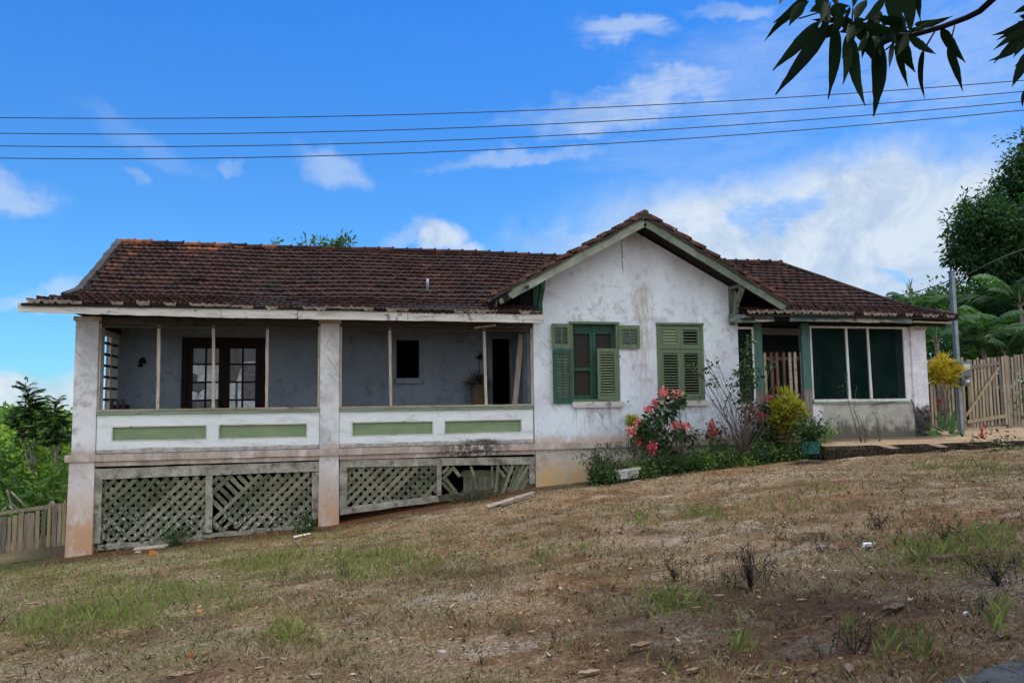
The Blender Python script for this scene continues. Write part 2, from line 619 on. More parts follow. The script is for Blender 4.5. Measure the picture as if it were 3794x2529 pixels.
OLDWHITE = wood_mat('flaking_white_board', [(.3, (.20, .18, .16)), (.45, (.50, .48, .44)), (.65, (.66, .64, .60))], (.5, 4, 5), 2.6, (.09, .075, .065), (.58, .68))
RAILWOOD = wood_mat('bare_grey_wood', [(.3, (.16, .12, .09)), (.5, (.36, .29, .22)), (.7, (.48, .42, .35))], (.5, 5, 5), 4.0, (.12, .07, .045))
POSTWOOD = wood_mat('pale_post_wood', [(.3, (.24, .20, .16)), (.5, (.45, .40, .34)), (.7, (.58, .54, .48))], (5, 5, .5), 4.0, (.16, .09, .06), (.58, .7))
OLDPLANK = wood_mat('old_grey_plank', [(.3, (.10, .08, .06)), (.5, (.22, .18, .14)), (.7, (.33, .28, .23))], (2, 5, 5), 4.0, (.06, .045, .035))
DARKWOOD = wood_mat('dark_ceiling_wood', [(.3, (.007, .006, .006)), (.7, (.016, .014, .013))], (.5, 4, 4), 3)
DOORWOOD = wood_mat('dark_red_door_wood', [(.3, (.005, .003, .003)), (.7, (.017, .007, .007))], (5, 5, .5), 3)
BEAM = wood_mat('weathered_beam', [(.3, (.03, .026, .024)), (.7, (.09, .078, .068))], (.5, 5, 5), 3, (.02, .015, .012))
GREEN = wood_mat('green_shutter_paint', [(.3, (.095, .138, .080)), (.7, (.148, .196, .118))], (4, 4, 1), 2.2, (.06, .10, .055), (.6, .75), .6)
GREEN_D = wood_mat('deep_green_paint', [(.3, (.016, .068, .048)), (.7, (.034, .105, .070))], (4, 4, 1), 2.2, (.02, .05, .04), (.6, .75), .6)
DARK_LOUVRE = wood_mat('shadowed_louvre_paint', [(.3, (.028, .060, .038)), (.7, (.060, .105, .065))], (1, 4, 4), 2.2, (.03, .05, .03), (.62, .75), .7)  # slat green darkened: shade of the gaps is put into the colour
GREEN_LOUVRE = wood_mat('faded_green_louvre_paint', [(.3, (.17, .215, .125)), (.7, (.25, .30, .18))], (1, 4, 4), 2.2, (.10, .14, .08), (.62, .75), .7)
PANELG = wood_mat('green_panel_paint', [(.3, (.165, .235, .130)), (.7, (.235, .310, .175))], (1, 4, 3), 2.0, (.20, .25, .16), (.55, .75), .7)
RAKEG = wood_mat('worn_green_board', [(.3, (.065, .078, .060)), (.5, (.135, .165, .125)), (.7, (.24, .27, .22))], (.8, 4, .8), 2.4, (.20, .20, .17), (.55, .66))
RAILG = wood_mat('worn_green_rail', [(.3, (.14, .15, .11)), (.5, (.20, .28, .19)), (.7, (.30, .36, .27))], (.5, 5, 8), 2.4, (.10, .09, .07), (.58, .7))
TEALB = wood_mat('peeling_teal_board', [(.3, (.045, .085, .085)), (.48, (.10, .17, .165)), (.56, (.33, .28, .23)), (.7, (.42, .37, .31))], (.6, 4, 3), 1.6, (.05, .045, .04), (.56, .68))


def scorched():
    def b(n):
        p = n.pos()
        x = n.sep(p)[0]
        g = n.noise(n.mapv(p, (1, 4, 1)), 2.0, 6, .66, .5)
        c = n.ramp(g, [(.3, (.14, .155, .125)), (.5, (.25, .275, .22)), (.7, (.38, .40, .34))])
        burn = n.math('ADD', n.noise(p, 2.6, 5, .65), n.rng(x, 5.3, 3.4, -.25, .16))
        c = n.mix(n.rng(burn, .50, .60), c, (.012, .012, .013))
        return bsdf(n, c, .9, n.bump(g, .4, .015), .2)
    return material('scorched_green_board', b)


SCORCHED = scorched()


def balustrade_mat():
    def b(n):
        p = n.pos()
        x, y, z = n.sep(p)
        g = n.noise(n.mapv(p, (.6, 2, 2.4)), 2.4, 6, .68, .5)
        f = n.noise(p, 9, 6, .7)
        c = n.ramp(g, [(.28, (.44, .44, .43)), (.42, (.68, .72, .73)), (.6, (.76, .80, .82))])
        bare = n.math('ADD', n.math('MULTIPLY', n.math('SUBTRACT', g, .5), .7), n.rng(z, -.74, -1.0))
        c = n.mix(n.rng(bare, .62, .85, 0, .85), c, n.mix(n.rng(f, .4, .6), (.22, .18, .155), (.42, .36, .32)))
        e = n.math('MULTIPLY', n.rng(n.math('ABSOLUTE', n.math('SUBTRACT', x, 3.35)), .9, .2), n.rng(z, -.80, -.93))
        c = n.mix(n.rng(n.math('MULTIPLY', e, n.math('MULTIPLY', f, f)), .06, .34, 0, .9), c, (.03, .027, .025))
        c = n.mix(n.rng(f, .60, .72, 0, .4), c, (.30, .27, .25))
        return bsdf(n, c, .85, n.bump(n.math('ADD', g, f), .35, .012), .2)
    return material('weathered_white_balustrade', b)


BALUST = balustrade_mat()
TEALPOST = None


def teal_post():
    def b(n):
        p = n.pos()
        z = n.sep(p)[2]
        g = n.noise(n.mapv(p, (6, 6, .6)), 3, 6, .65)
        paint = n.ramp(g, [(.3, (.05, .12, .105)), (.7, (.10, .19, .16))])
        bare = n.ramp(g, [(.3, (.10, .085, .075)), (.7, (.30, .26, .23))])
        m = n.rng(n.math('ADD', z, n.math('MULTIPLY', g, .3)), .42, .36)
        return bsdf(n, n.mix(m, paint, bare), .85, n.bump(g, .3, .01), .2)
    return material('half_bare_teal_post', b)


TEALPOST = teal_post()


def lattice_mat():
    def b(n):
        p = n.pos()
        g = n.noise(n.mapv(p, (1, 1, 1)), 3.2, 6, .65)
        f = n.noise(p, 17, 5, .7)
        r = n.attr('rnd')
        c = n.ramp(n.math('ADD', n.math('MULTIPLY', g, .75), n.math('MULTIPLY', r, .3)), [(.3, (.058, .068, .038)), (.5, (.128, .134, .082)), (.72, (.25, .24, .17))])
        z = n.sep(p)[2]
        lich = n.math('MULTIPLY', n.rng(f, .52, .60), n.rng(n.math('ADD', z, n.math('MULTIPLY', g, .9)), -1.55, -2.15, .12, .95))
        c = n.mix(lich, c, (.46, .48, .43))
        c = n.mix(n.math('MULTIPLY', n.rng(f, .42, .34), .6), c, (.05, .05, .04))
        return bsdf(n, c, .95, n.bump(f, .5, .01), .15)
    return material('mossy_lattice_wood', b)


LATTICE = lattice_mat()
LATFRAME = wood_mat('lichened_frame_wood', [(.3, (.14, .13, .105)), (.5, (.30, .285, .235)), (.7, (.46, .46, .40))], (1, 4, 1), 3.2, (.10, .08, .065), (.52, .64))
ROTTEN = wood_mat('rotten_wood', [(.3, (.03, .025, .02)), (.55, (.11, .085, .065)), (.72, (.32, .28, .23))], (1, 3, 3), 4.5)


def tile_mat(name, dark=1.0, orange=0.0):
    def b(n):
        p = n.pos()
        r = n.attr('rnd')
        x, y, z = n.sep(p)
        g = n.noise(p, 14, 6, .7)
        big = n.noise(p, .75, 4, .6)
        c = n.ramp(r, [(0, (.015, .0075, .007)), (.45, (.033, .015, .012)), (.85, (.050, .022, .016)), (1, (.082, .035, .024))])
        # bare fired clay shows where the mould has worn off, most near the ridge at the left
        wear = n.math('ADD', n.math('MULTIPLY', n.math('SUBTRACT', z, 3.95), .42), n.math('MULTIPLY', n.math('SUBTRACT', -1.5, x), .05))
        wear = n.math('ADD', wear, n.math('ADD', n.math('MULTIPLY', big, .9), n.math('MULTIPLY', r, .55)))
        c = n.mix(n.rng(n.math('ADD', wear, n.math('MULTIPLY', g, .3)), 1.14, 1.42, 0, .85 + orange), c, (.27, .095, .04))
        c = n.mix(n.rng(g, .56, .70, 0, .75), c, (.007, .006, .006))
        st = n.noise(n.mapv(p, (1.6, .35, .35)), 1.5, 5, .65)
        c = n.mix(n.rng(st, .50, .66, 0, .6), c, (.012, .010, .010))
        c = n.mix(n.rng(st, .42, .32, 0, .35), c, (.10, .045, .028))
        lich = n.rng(n.noise(p, 26, 3, .5), .665, .70)
        c = n.mix(n.math('MULTIPLY', lich, .6), c, (.34, .30, .26))
        return bsdf(n, c, .9, n.bump(g, .5, .015), .15)
    return material(name, b)


TILE = tile_mat('mouldy_clay_tile')
LIP = wood_mat('limewashed_tile_end', [(.3, (.08, .05, .04)), (.46, (.26, .20, .17)), (.7, (.52, .45, .41))], (1, 1, 1), 8, (.07, .04, .03), (.60, .70))
VERGE = wood_mat('verge_tile', [(.25, (.04, .02, .016)), (.5, (.10, .045, .032)), (.62, (.18, .10, .075)), (.76, (.46, .40, .36))], (1, 1, 1), 6, (.02, .016, .015), (.50, .62))
MORTAR = wood_mat('dark_mortar', [(.3, (.022, .020, .018)), (.55, (.050, .046, .041)), (.75, (.13, .12, .11))], (1, 1, 1), 5, (.04, .036, .032), (.52, .66))


def simple(name, c1, c2, scale=6, rough=.7, spec=.3, bump=.2, metal=0.0, det=5):
    def b(n):
        p = n.pos()
        g = n.noise(p, scale, det, .6)
        return bsdf(n, n.mix(n.rng(g, .35, .65), c1, c2), rough, n.bump(g, bump, .01), spec, metal)
    return material(name, b)


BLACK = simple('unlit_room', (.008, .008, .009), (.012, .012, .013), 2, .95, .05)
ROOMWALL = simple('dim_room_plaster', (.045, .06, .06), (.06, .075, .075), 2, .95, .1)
CURTAIN = simple('dusty_torn_curtain', (.50, .54, .56), (.84, .86, .87), 5.5, .7, .4)
DUSTY = simple('grimy_glass', (.035, .04, .045), (.10, .11, .12), 4, .25, .5)
DARKGLASS = simple('dark_glass', (.012, .013, .014), (.022, .022, .024), 3, .18, .5)
BROWNSCREEN = simple('brown_insect_screen', (.030, .026, .022), (.042, .037, .032), 30, .8, .2)
FROST = simple('frosted_pane', (.62, .66, .70), (.8, .82, .84), 4, .5, .4)
STEEL = simple('galvanised_steel', (.16, .19, .21), (.24, .275, .30), 3, .55, .4, .1, .2)
CABLE = simple('black_cable', (.02, .022, .03), (.03, .033, .04), 3, .6, .3)
GREYBOX = simple('grey_meter_housing', (.085, .10, .11), (.13, .15, .16), 8, .4, .4)
METERGLASS = simple('smoky_meter_cover', (.05, .06, .07), (.10, .115, .12), 5, .15, .6)
DIALW = simple('meter_dial', (.45, .47, .48), (.60, .62, .63), 8, .4, .4)
WHITEFRAME = wood_mat('white_frame_paint', [(.3, (.42, .42, .40)), (.5, (.62, .63, .62)), (.7, (.72, .73, .72))], (4, 4, .6), 3, (.28, .24, .20), (.6, .72))
TEALPOT = simple('teal_plastic', (.02, .16, .15), (.03, .22, .20), 5, .45, .4, .05)
DARKPOT = simple('dark_blue_plastic', (.025, .03, .045), (.045, .05, .07), 6, .5, .4, .05)
TROUGH = simple('weathered_white_plastic', (.42, .44, .42), (.60, .61, .58), 7, .6, .3, .1)
SOILM = simple('potting_soil', (.03, .02, .015), (.06, .042, .03), 20, .95, .1)
PAPER = simple('white_paper', (.70, .71, .73), (.80, .80, .82), 8, .7, .2)
BRICKC = simple('broken_orange_tile', (.42, .15, .05), (.55, .22, .09), 14, .85, .2)
PALEW = simple('pale_cut_timber', (.48, .38, .26), (.62, .51, .37), 8, .8, .2)
CHAIRG = simple('green_chair_plastic', (.05, .30, .22), (.07, .36, .26), 5, .35, .5, .02)
TAN = simple('tan_clay', (.085, .062, .04), (.12, .09, .06), 3, .9, .2)
CONC = simple('rough_concrete', (.05, .05, .046), (.12, .12, .11), 9, .95, .15, .7, 0, 8)
STONE = simple('pale_stone', (.26, .20, .17), (.36, .28, .24), 12, .9, .2)


def screen_mat():
    def b(n):
        p = n.pos()
        z = n.sep(p)[2]
        g = n.noise(p, 1.6, 5, .6)
        d = n.add('ShaderNodeBsdfDiffuse', {'Color': n.mix(n.rng(g, .35, .65), (.006, .018, .017), (.012, .030, .026))}).outputs[0]
        t = n.add('ShaderNodeBsdfTransparent').outputs[0]
        return n.add('ShaderNodeMixShader', {0: .45, 1: d, 2: t}).outputs[0]
    return material('green_shade_netting', b)


NETTING = screen_mat()


def foliage_mat(name, stops, trans=.25, rough=.6, spec=.14):
    def b(n):
        r = n.attr('rnd')
        c = n.ramp(r, stops)
        c = n.mix(n.rng(n.noise(n.pos(), .9, 3, .6), .35, .65, .0, .4), c, n.mix(1.0, c, (.55, .62, .6), 'MULTIPLY'))
        s = bsdf(n, c, rough, None, spec)
        t = n.add('ShaderNodeBsdfTranslucent', {'Color': n.mix(1.0, c, (1.3, 1.35, .6), 'MULTIPLY')}).outputs[0]
        return n.add('ShaderNodeMixShader', {0: trans, 1: s, 2: t}).outputs[0]
    return material(name, b)


LEAF_DARK = foliage_mat('dark_mango_leaf', [(0, (.010, .036, .014)), (.6, (.030, .088, .026)), (1, (.085, .18, .04))], .35)
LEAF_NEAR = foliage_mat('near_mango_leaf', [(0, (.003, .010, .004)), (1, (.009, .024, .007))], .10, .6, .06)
LEAF_MID = foliage_mat('mid_green_leaf', [(0, (.020, .065, .020)), (.55, (.060, .140, .034)), (1, (.13, .24, .05))], .4)
LEAF_LIGHT = foliage_mat('light_green_leaf', [(0, (.05, .11, .022)), (.5, (.15, .26, .045)), (1, (.32, .44, .08))], .45)
LEAF_PALM = foliage_mat('palm_leaflet', [(0, (.014, .048, .020)), (.5, (.034, .100, .036)), (1, (.085, .19, .05))], .3)
LEAF_CROTON = foliage_mat('yellow_croton_leaf', [(0, (.10, .13, .012)), (.35, (.24, .26, .018)), (.7, (.42, .40, .025)), (1, (.55, .50, .05))], .25)
LEAF_OLIVE = foliage_mat('olive_croton_leaf', [(0, (.07, .058, .012)), (.35, (.19, .165, .018)), (.7, (.34, .34, .028)), (1, (.44, .46, .05))], .25)
LEAF_GOLD = foliage_mat('golden_croton_leaf', [(0, (.24, .19, .02)), (.5, (.46, .34, .025)), (1, (.62, .48, .05))], .25)
LEAF_BED = foliage_mat('weed_leaf', [(0, (.020, .042, .014)), (.55, (.06, .115, .032)), (1, (.16, .22, .06))], .25)
LEAF_ROSE = foliage_mat('bush_leaf', [(0, (.014, .038, .016)), (.6, (.035, .080, .026)), (1, (.10, .16, .05))], .25)
PETAL = foliage_mat('salmon_petal', [(0, (.56, .06, .10)), (.35, (.76, .16, .20)), (.7, (.85, .35, .36)), (1, (.92, .70, .64))], .3)
REDPETAL = foliage_mat('red_petal', [(0, (.28, .004, .018)), (1, (.50, .012, .04))], .25)
WHITEPETAL = simple('white_petal', (.75, .75, .72), (.82, .82, .8), 9, .7, .2)
DRYGRASS = foliage_mat('dry_grass_blade', [(0, (.030, .020, .014)), (.15, (.078, .045, .024)), (.35, (.215, .138, .076)), (.7, (.38, .29, .185)), (1, (.56, .47, .36))], .2, .9, .1)
GREENGRASS = foliage_mat('green_grass_blade', [(0, (.095, .105, .042)), (.5, (.21, .235, .075)), (1, (.37, .41, .12))], .3, .7, .2)
DEADWEED = foliage_mat('blackened_weed', [(0, (.022, .018, .018)), (.7, (.060, .046, .042)), (1, (.12, .09, .075))], .05, .9, .1)
DRYLEAF = foliage_mat('curled_dry_leaf', [(0, (.12, .075, .05)), (.5, (.25, .17, .12)), (1, (.42, .34, .28))], .1, .8, .15)
BARK = wood_mat('grey_brown_bark', [(.3, (.05, .04, .032)), (.7, (.15, .125, .10))], (5, 5, 1), 3)
PALEBARK = wood_mat('pale_bark', [(.3, (.14, .12, .09)), (.7, (.33, .29, .23))], (5, 5, 1), 3)
TWIG = simple('twig_bark', (.07, .052, .045), (.15, .12, .10), 20, .9, .1)
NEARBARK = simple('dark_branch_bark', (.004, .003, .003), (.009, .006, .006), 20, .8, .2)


def picket_mat():
    def b(n):
        p = n.pos()
        r = n.objrnd()
        g = n.noise(n.mapv(p, (9, 9, .7)), 2.6, 6, .68)
        c = n.ramp(r, [(0, (.16, .14, .12)), (.3, (.30, .25, .195)), (.55, (.36, .285, .165)), (.8, (.40, .33, .25)), (1, (.25, .185, .12))])
        c = n.mix(1.0, c, n.ramp(g, [(.3, (.55, .53, .5)), (.6, (1.05, 1.05, 1.05))]), 'MULTIPLY')
        return bsdf(n, c, .9, n.bump(g, .3, .01), .2)
    return material('weathered_picket', b)


PICKET = picket_mat()
GATEWOOD = wood_mat('reddish_gate_wood', [(.3, (.055, .028, .02)), (.55, (.13, .068, .05)), (.75, (.22, .15, .115))], (6, 6, .6), 3)


G_DARK = (3.15, 5.5, 0.0)


def ground_mat():
    def b(n):
        p = n.pos()
        x, y, z = n.sep(p)
        pp = n.mapv(p, (1, 1, 0.2))
        big = n.noise(pp, .34, 4, .6)
        mid = n.noise(pp, 1.5, 6, .65)
        fib = n.noise(n.mapv(p, (14, 30, 4), (0, 0, .35)), 1.6, 6, .75, 1.2)
        fine = n.noise(pp, 42, 6, .72)
        soil = n.mix(n.rng(mid, .35, .66), (.135, .071, .030), (.31, .170, .072))
        thatch = n.mix(n.rng(fine, .4, .64), (.155, .105, .058), (.40, .300, .185))
        c = n.mix(n.rng(n.math('ADD', n.math('MULTIPLY', big, .5), n.math('MULTIPLY', mid, .6)), .46, .62), soil, thatch)
        c = n.mix(n.rng(fib, .53, .66, 0, .75), c, (.42, .34, .26))
        c = n.mix(n.rng(fib, .46, .36, 0, .7), c, (.050, .034, .022))
        spk = n.noise(pp, 95, 5, .7)
        c = n.mix(n.rng(spk, .45, .36, 0, .65), c, (.040, .028, .020))
        c = n.mix(n.rng(spk, .58, .68, 0, .6), c, (.45, .37, .28))
        # damp dark earth and pale dead turf in patches
        c = n.mix(n.rng(n.noise(pp, .62, 6, .66, .5), .54, .66, 0, .72), c, (.085, .050, .034))
        c = n.mix(n.math('MULTIPLY', n.rng(n.noise(n.mapv(pp, (1, 1.6, 1), (0, 0, 0), (7, 3, 0)), .8, 6, .68, .4), .54, .64), n.rng(fine, .40, .52, .25, .9)), c, (.36, .29, .22))
        # darker brown earth round the largest dead weeds
        gx_, gy_, gz_ = G_DARK
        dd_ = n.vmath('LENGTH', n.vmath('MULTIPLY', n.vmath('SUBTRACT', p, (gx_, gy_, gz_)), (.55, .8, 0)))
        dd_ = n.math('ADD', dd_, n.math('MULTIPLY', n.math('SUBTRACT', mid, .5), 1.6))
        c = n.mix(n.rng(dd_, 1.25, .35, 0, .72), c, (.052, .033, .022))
        # thin new grass in patches
        gr = n.math('MULTIPLY', n.rng(n.noise(pp, .55, 4, .6, .4), .40, .58), n.rng(n.math('ADD', n.math('MULTIPLY', x, -.1), n.noise(pp, 1.1, 3, .6)), .25, .80))
        c = n.mix(n.math('MULTIPLY', n.math('MULTIPLY', gr, n.rng(fine, .38, .56)), .6), c, (.19, .20, .085))
        # bare red earth along the foot of the veranda
        e = n.math('MULTIPLY', n.rng(n.math('ADD', y, n.math('MULTIPLY', mid, 1.2)), 17.5, 18.2), n.math('MULTIPLY', n.rng(x, 5.0, 4.0), n.rng(x, -6.4, -5.6)))
        c = n.mix(n.math('MULTIPLY', e, .9), c, n.mix(n.rng(fine, .4, .6), (.20, .085, .036), (.36, .17, .08)))
        gran = n.noise(pp, 21, 9, .78, .3)
        c = n.mix(1.0, c, n.ramp(gran, [(.30, (.22, .21, .19)), (.45, (.70, .69, .67)), (.55, (1.0, 1.0, 1.0)), (.69, (1.75, 1.74, 1.70))]), 'MULTIPLY')
        h = n.math('ADD', n.math('MULTIPLY', gran, .9), n.math('ADD', n.math('MULTIPLY', fib, .6), mid))
        return bsdf(n, c, .95, n.bump(h, .9, .035), .1)
    return material('dry_lawn', b)


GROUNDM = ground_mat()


def terrace_mat():
    def b(n):
        p = n.pos()
        g = n.noise(n.mapv(p, (1, 3, 1)), 2, 6, .7)
        f = n.noise(p, 18, 5, .7)
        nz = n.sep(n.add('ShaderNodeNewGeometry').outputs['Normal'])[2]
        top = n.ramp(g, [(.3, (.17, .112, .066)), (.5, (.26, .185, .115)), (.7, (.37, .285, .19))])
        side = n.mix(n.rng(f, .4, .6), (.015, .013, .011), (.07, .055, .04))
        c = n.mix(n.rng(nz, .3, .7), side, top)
        return bsdf(n, c, .95, n.bump(f, .6, .02), .1)
    return material('worn_earth_terrace', b)


TERRACE = terrace_mat()


# ------------------------------------------------------------------ ground
def gz(x, y):
    x, y = np.asarray(x, float), np.asarray(y, float)
    zf = np.interp(x, [-200, -60, -12, -5.5, -.2, 4.7, 6.2, 8.4, 12, 15.7, 20, 25, 60, 200], [-14, -8.5, -3.75, -3.16, -2.77, -2.09, -1.98, -1.74, -1.48, -1.37, -1.27, -1.15, -.4, 2])
    zc = np.interp(x, [-200, -30, 0, 8, 16, 60, 200], [-14, -4.2, -1.6, -.98, -.72, .3, 2])
    t = np.clip(y / 17.6, 0, 1)
    z = zc * (1 - t) + zf * t
    z = z + .035 * np.sin(x * .9 + y * .5) * np.sin(y * .7 - .3 * x) * np.clip((17.0 - y) / 3, 0, 1)
    back = np.clip(y - 20.5, 0, 400)
    z = z - back * np.interp(x, [-20, 0, 14, 30], [.05, .02, .0, -.004])
    return z


def G(px, py):
    """where the sight line through a spot of the lawn meets the ground"""
    d = ray(px, py)
    d = d / d[1]
    lo, hi = .5, 60.0
    t = lo
    while t < hi:
        if d[2] * t < gz(d[0] * t, t):
            break
        t += .05
    a, b = t - .05, t
    for _ in range(30):
        m = (a + b) / 2
        if d[2] * m < gz(d[0] * m, m):
            b = m
        else:
            a = m
    return np.array([d[0] * b, b, float(gz(d[0] * b, b))])


def axis(a, b, step, lo, hi):
    mid = list(np.arange(a, b, step))
    out, v, s = [], b, step
    while v < hi:
        out.append(v)
        s *= 1.35
        v += s
    out.append(hi)
    pre, v, s = [], a, step
    while v > lo:
        s *= 1.35
        v -= s
        pre.append(max(v, lo))
    return np.array(sorted(set(pre)) + mid + out)


gxs, gys = axis(-12, 24, .22, -700, 700), axis(.8, 19, .16, -200, 1200)
XX, YY = np.meshgrid(gxs, gys)
ZZ = gz(XX, YY)
near = (XX > -12) & (XX < 24) & (YY > .8) & (YY < 17.6)
ZZ = ZZ + near * rng.normal(0, .012, ZZ.shape)
nx, ny = len(gxs), len(gys)
ii = (np.arange(ny - 1)[:, None] * nx + np.arange(nx - 1)[None, :]).ravel()
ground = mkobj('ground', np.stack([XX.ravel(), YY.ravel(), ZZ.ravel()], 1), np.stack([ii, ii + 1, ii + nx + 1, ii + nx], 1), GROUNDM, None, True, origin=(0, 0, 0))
tag(ground, kind='structure')

# ------------------------------------------------------------------ house
house = thing('house', (0, 18, -3.2), 'long low white house with mouldy brown tile roof, green shutters and an open veranda', 'house')
HW = dict(parent=house)


def part(name, mb, mat, parent=None, **k):
    return mb.build(name, mat, parent or house, **k)


# walls: gable wing front, veranda back, porch, ends and rear
W1 = (5.68, 6.90, 0.0, 2.0)
W2 = (8.04, 9.26, 0.0, 2.0)
w = MB().wall_xz(4.69, 10.33, -1.02, 2.7, 18.0, 18.28, [W1, W2])
w.prism_xz([(4.69, 2.7), (10.33, 2.7), (10.33, 2.90), (7.45, 4.42), (4.69, 2.90)], 18.0, 18.28)
gw = part('gable_wall', w, WALL)
part('plinth', MB().box(4.71, 10.33, 18.015, 18.28, -3.4, -1.17), PLINTH)
VB = [(-3.84, -1.88, -1.02, 1.72), (1.44, 2.05, .68, 1.70), (4.04, 4.56, -1.02, 1.75)]
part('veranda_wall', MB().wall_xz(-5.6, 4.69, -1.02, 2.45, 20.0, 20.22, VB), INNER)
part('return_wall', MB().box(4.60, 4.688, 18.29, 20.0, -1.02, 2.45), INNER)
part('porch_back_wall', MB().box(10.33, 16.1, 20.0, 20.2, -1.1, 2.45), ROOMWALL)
ew = MB()
for x0, x1 in ((-5.62, -5.4), (15.9, 16.12)):
    ew.box(x0, x1, 20.22 if x0 < 0 else 20.2, 24.3, -3.6, 2.5)
ew.box(-5.62, 16.12, 24.3, 24.5, -3.6, 2.6)
ew.box(4.69, 4.9, 18.28, 20.0, -1.02, 2.45).box(10.12, 10.33, 18.28, 20.0, -1.02, 2.45)
part('outer_wall', ew, WALL)
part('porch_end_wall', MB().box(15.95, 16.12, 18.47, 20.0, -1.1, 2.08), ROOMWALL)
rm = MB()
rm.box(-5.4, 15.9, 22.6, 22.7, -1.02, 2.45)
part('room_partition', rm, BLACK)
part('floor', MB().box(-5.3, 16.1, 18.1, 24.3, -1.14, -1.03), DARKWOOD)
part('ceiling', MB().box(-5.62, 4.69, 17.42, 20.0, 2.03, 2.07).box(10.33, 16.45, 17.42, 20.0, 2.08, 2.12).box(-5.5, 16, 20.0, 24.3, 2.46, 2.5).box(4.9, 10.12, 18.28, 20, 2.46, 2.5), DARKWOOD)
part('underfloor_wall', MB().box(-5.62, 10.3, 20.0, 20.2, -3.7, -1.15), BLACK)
part('foundation_wall', MB().box(10.33, 16.1, 18.2, 18.4, -1.6, -1.02), PLINTH)
part('side_foundation', MB().box(-5.62, -5.45, 18.5, 20.2, -3.7, -1.15), PLINTH)

# pillars
for nm, x0, x1, m in (('pillar', -5.67, -5.20, PILLAR), ('pillar', -0.47, -0.03, PILLAR), ('pillar', 15.73, 16.22, PILLAR_R)):
    zb = -1.25 if x0 > 10 else -1.02
    pl = MB().wall_xz(x0, x1, zb, 1.90, 18.0, 18.46)
    po = part(nm, pl, m, bevel=.012)
    part('capital', MB().box(x0 - .04, x1 + .04, 17.97, 18.49, 1.90, 2.0), BAND, po, bevel=.01)
    if x0 < 10:
        b0, b1 = A(247 if x0 < -1 else 1185, 2075, 18)[0], 0
        lo = MB()
        zb = -3.5 if x0 < -1 else -3.1
        e = .03 if x0 < -1 else 0.0
        lo.hexa([(x0 - e - .02, 17.96, zb), (x1 + .02, 17.96, zb), (x1 + .02, 18.5, zb), (x0 - e - .02, 18.5, zb),
                 (x0 - e, 17.985, -1.17), (x1, 17.985, -1.17), (x1, 18.5, -1.17), (x0 - e, 18.5, -1.17)])
        part('pillar_foot', lo, PILLAR_LOW, po, bevel=.012)
part('porch_pilaster', MB().box(15.55, 15.728, 18.06, 18.4, -1.1, 2.0), PILLAR_R)

# floor band
bd = MB()
xs = np.linspace(-5.77, 10.36, 34)
for a, b in zip(xs[:-1], xs[1:]):
    j = random.uniform(-.006, .006)
    bd.box(a, b, 17.925 + j, 18.1, -1.165 + random.uniform(-.005, .005), -1.015)
bd.box(-5.77, -5.4, 18.1, 20.2, -1.165, -1.015)
part('floor_band', bd, BAND)
bb = MB()
for x0, x1 in ((-5.19, -.475), (-.02, 4.69)):
    bb.bar((x0, 18.04, -1.225), (x1, 18.04, -1.225), .10, .10, seg=18, jit=.006)
part('lower_beam', bb, BAND)

# balustrades
for x0, x1, pans in ((-5.19, -.475, ((413, 766, 1585, 1636), (809, 1138, 1574, 1623))), (-.025, 4.66, ((1304, 1605, 1566, 1612), (1647, 1932, 1561, 1606)))):
    holes = []
    for p0, p1, q0, q1 in pans:
        a = A(p0, (q0 + q1) / 2, 18.03)[0]
        c = A(p1, (q0 + q1) / 2, 18.03)[0]
        holes.append((a, c, -.745, -.415))
    b = MB().wall_xz(x0, x1, -1.005, -.165, 18.03, 18.13, holes)
    bal = part('balustrade', b, BALUST, bevel=.005)
    for h in holes:
        part('green_panel', MB().box(h[0] - .02, h[1] + .02, 18.075, 18.11, h[2] - .02, h[3] + .02), PANELG, bal)
        mo = MB()
        t_ = .022
        mo.box(h[0], h[1], 18.022, 18.074, h[3] - t_, h[3]).box(h[0], h[1], 18.022, 18.074, h[2], h[2] + t_)
        mo.box(h[0], h[0] + t_, 18.022, 18.074, h[2] + t_, h[3] - t_).box(h[1] - t_, h[1], 18.022, 18.074, h[2] + t_, h[3] - t_)
        part('panel_moulding', mo, OLDWHITE, bal)
    hr = MB().bar((x0, 18.04, -.125), (x1, 18.04, -.125), .075, .12, seg=16, jit=.003)
    part('handrail', hr, RAILG, bal)
    tp = MB().bar((x0 - .01, 18.05, -.066), (x1 + .01, 18.05, -.066), .04, .17, seg=22, jit=.004)
    part('rail_cap', tp, RAILWOOD, bal)

# thin posts and head rails of the veranda openings
for (px0, py0, px1, py1) in ((590, 1207, 585, 1517), (792, 1207, 791, 1515), (991, 1209, 988, 1512), (1444, 1209, 1448, 1505), (1793, 1225, 1801, 1502)):
    t0, b0 = A(px0, py0, 18.12), A(px1, py1, 18.12)
    part('veranda_post', MB().bar((b0[0], 18.12, -.05), (t0[0], 18.12, 1.83), .065, .06, seg=12, jit=.005), POSTWOOD)
for x in (-5.18, -.50, .00, 4.66):
    part('edge_post', MB().bar((x, 18.10, -1.0), (x, 18.10, 1.85), .03 if x < -5 else .05, .08, seg=8, jit=.003), POSTWOOD)
for x0, x1 in ((-5.18, -.48), (-.02, 4.68)):
    part('head_beam', MB().bar((x0, 18.16, 1.92), (x1, 18.16, 1.92), .17, .16, seg=12, jit=.006), BEAM)
    part('head_rail', MB().bar((x0 + .03, 18.11, 1.79), (x1 - .03, 18.11, 1.79), .045, .06, seg=10, jit=.004), BEAM)
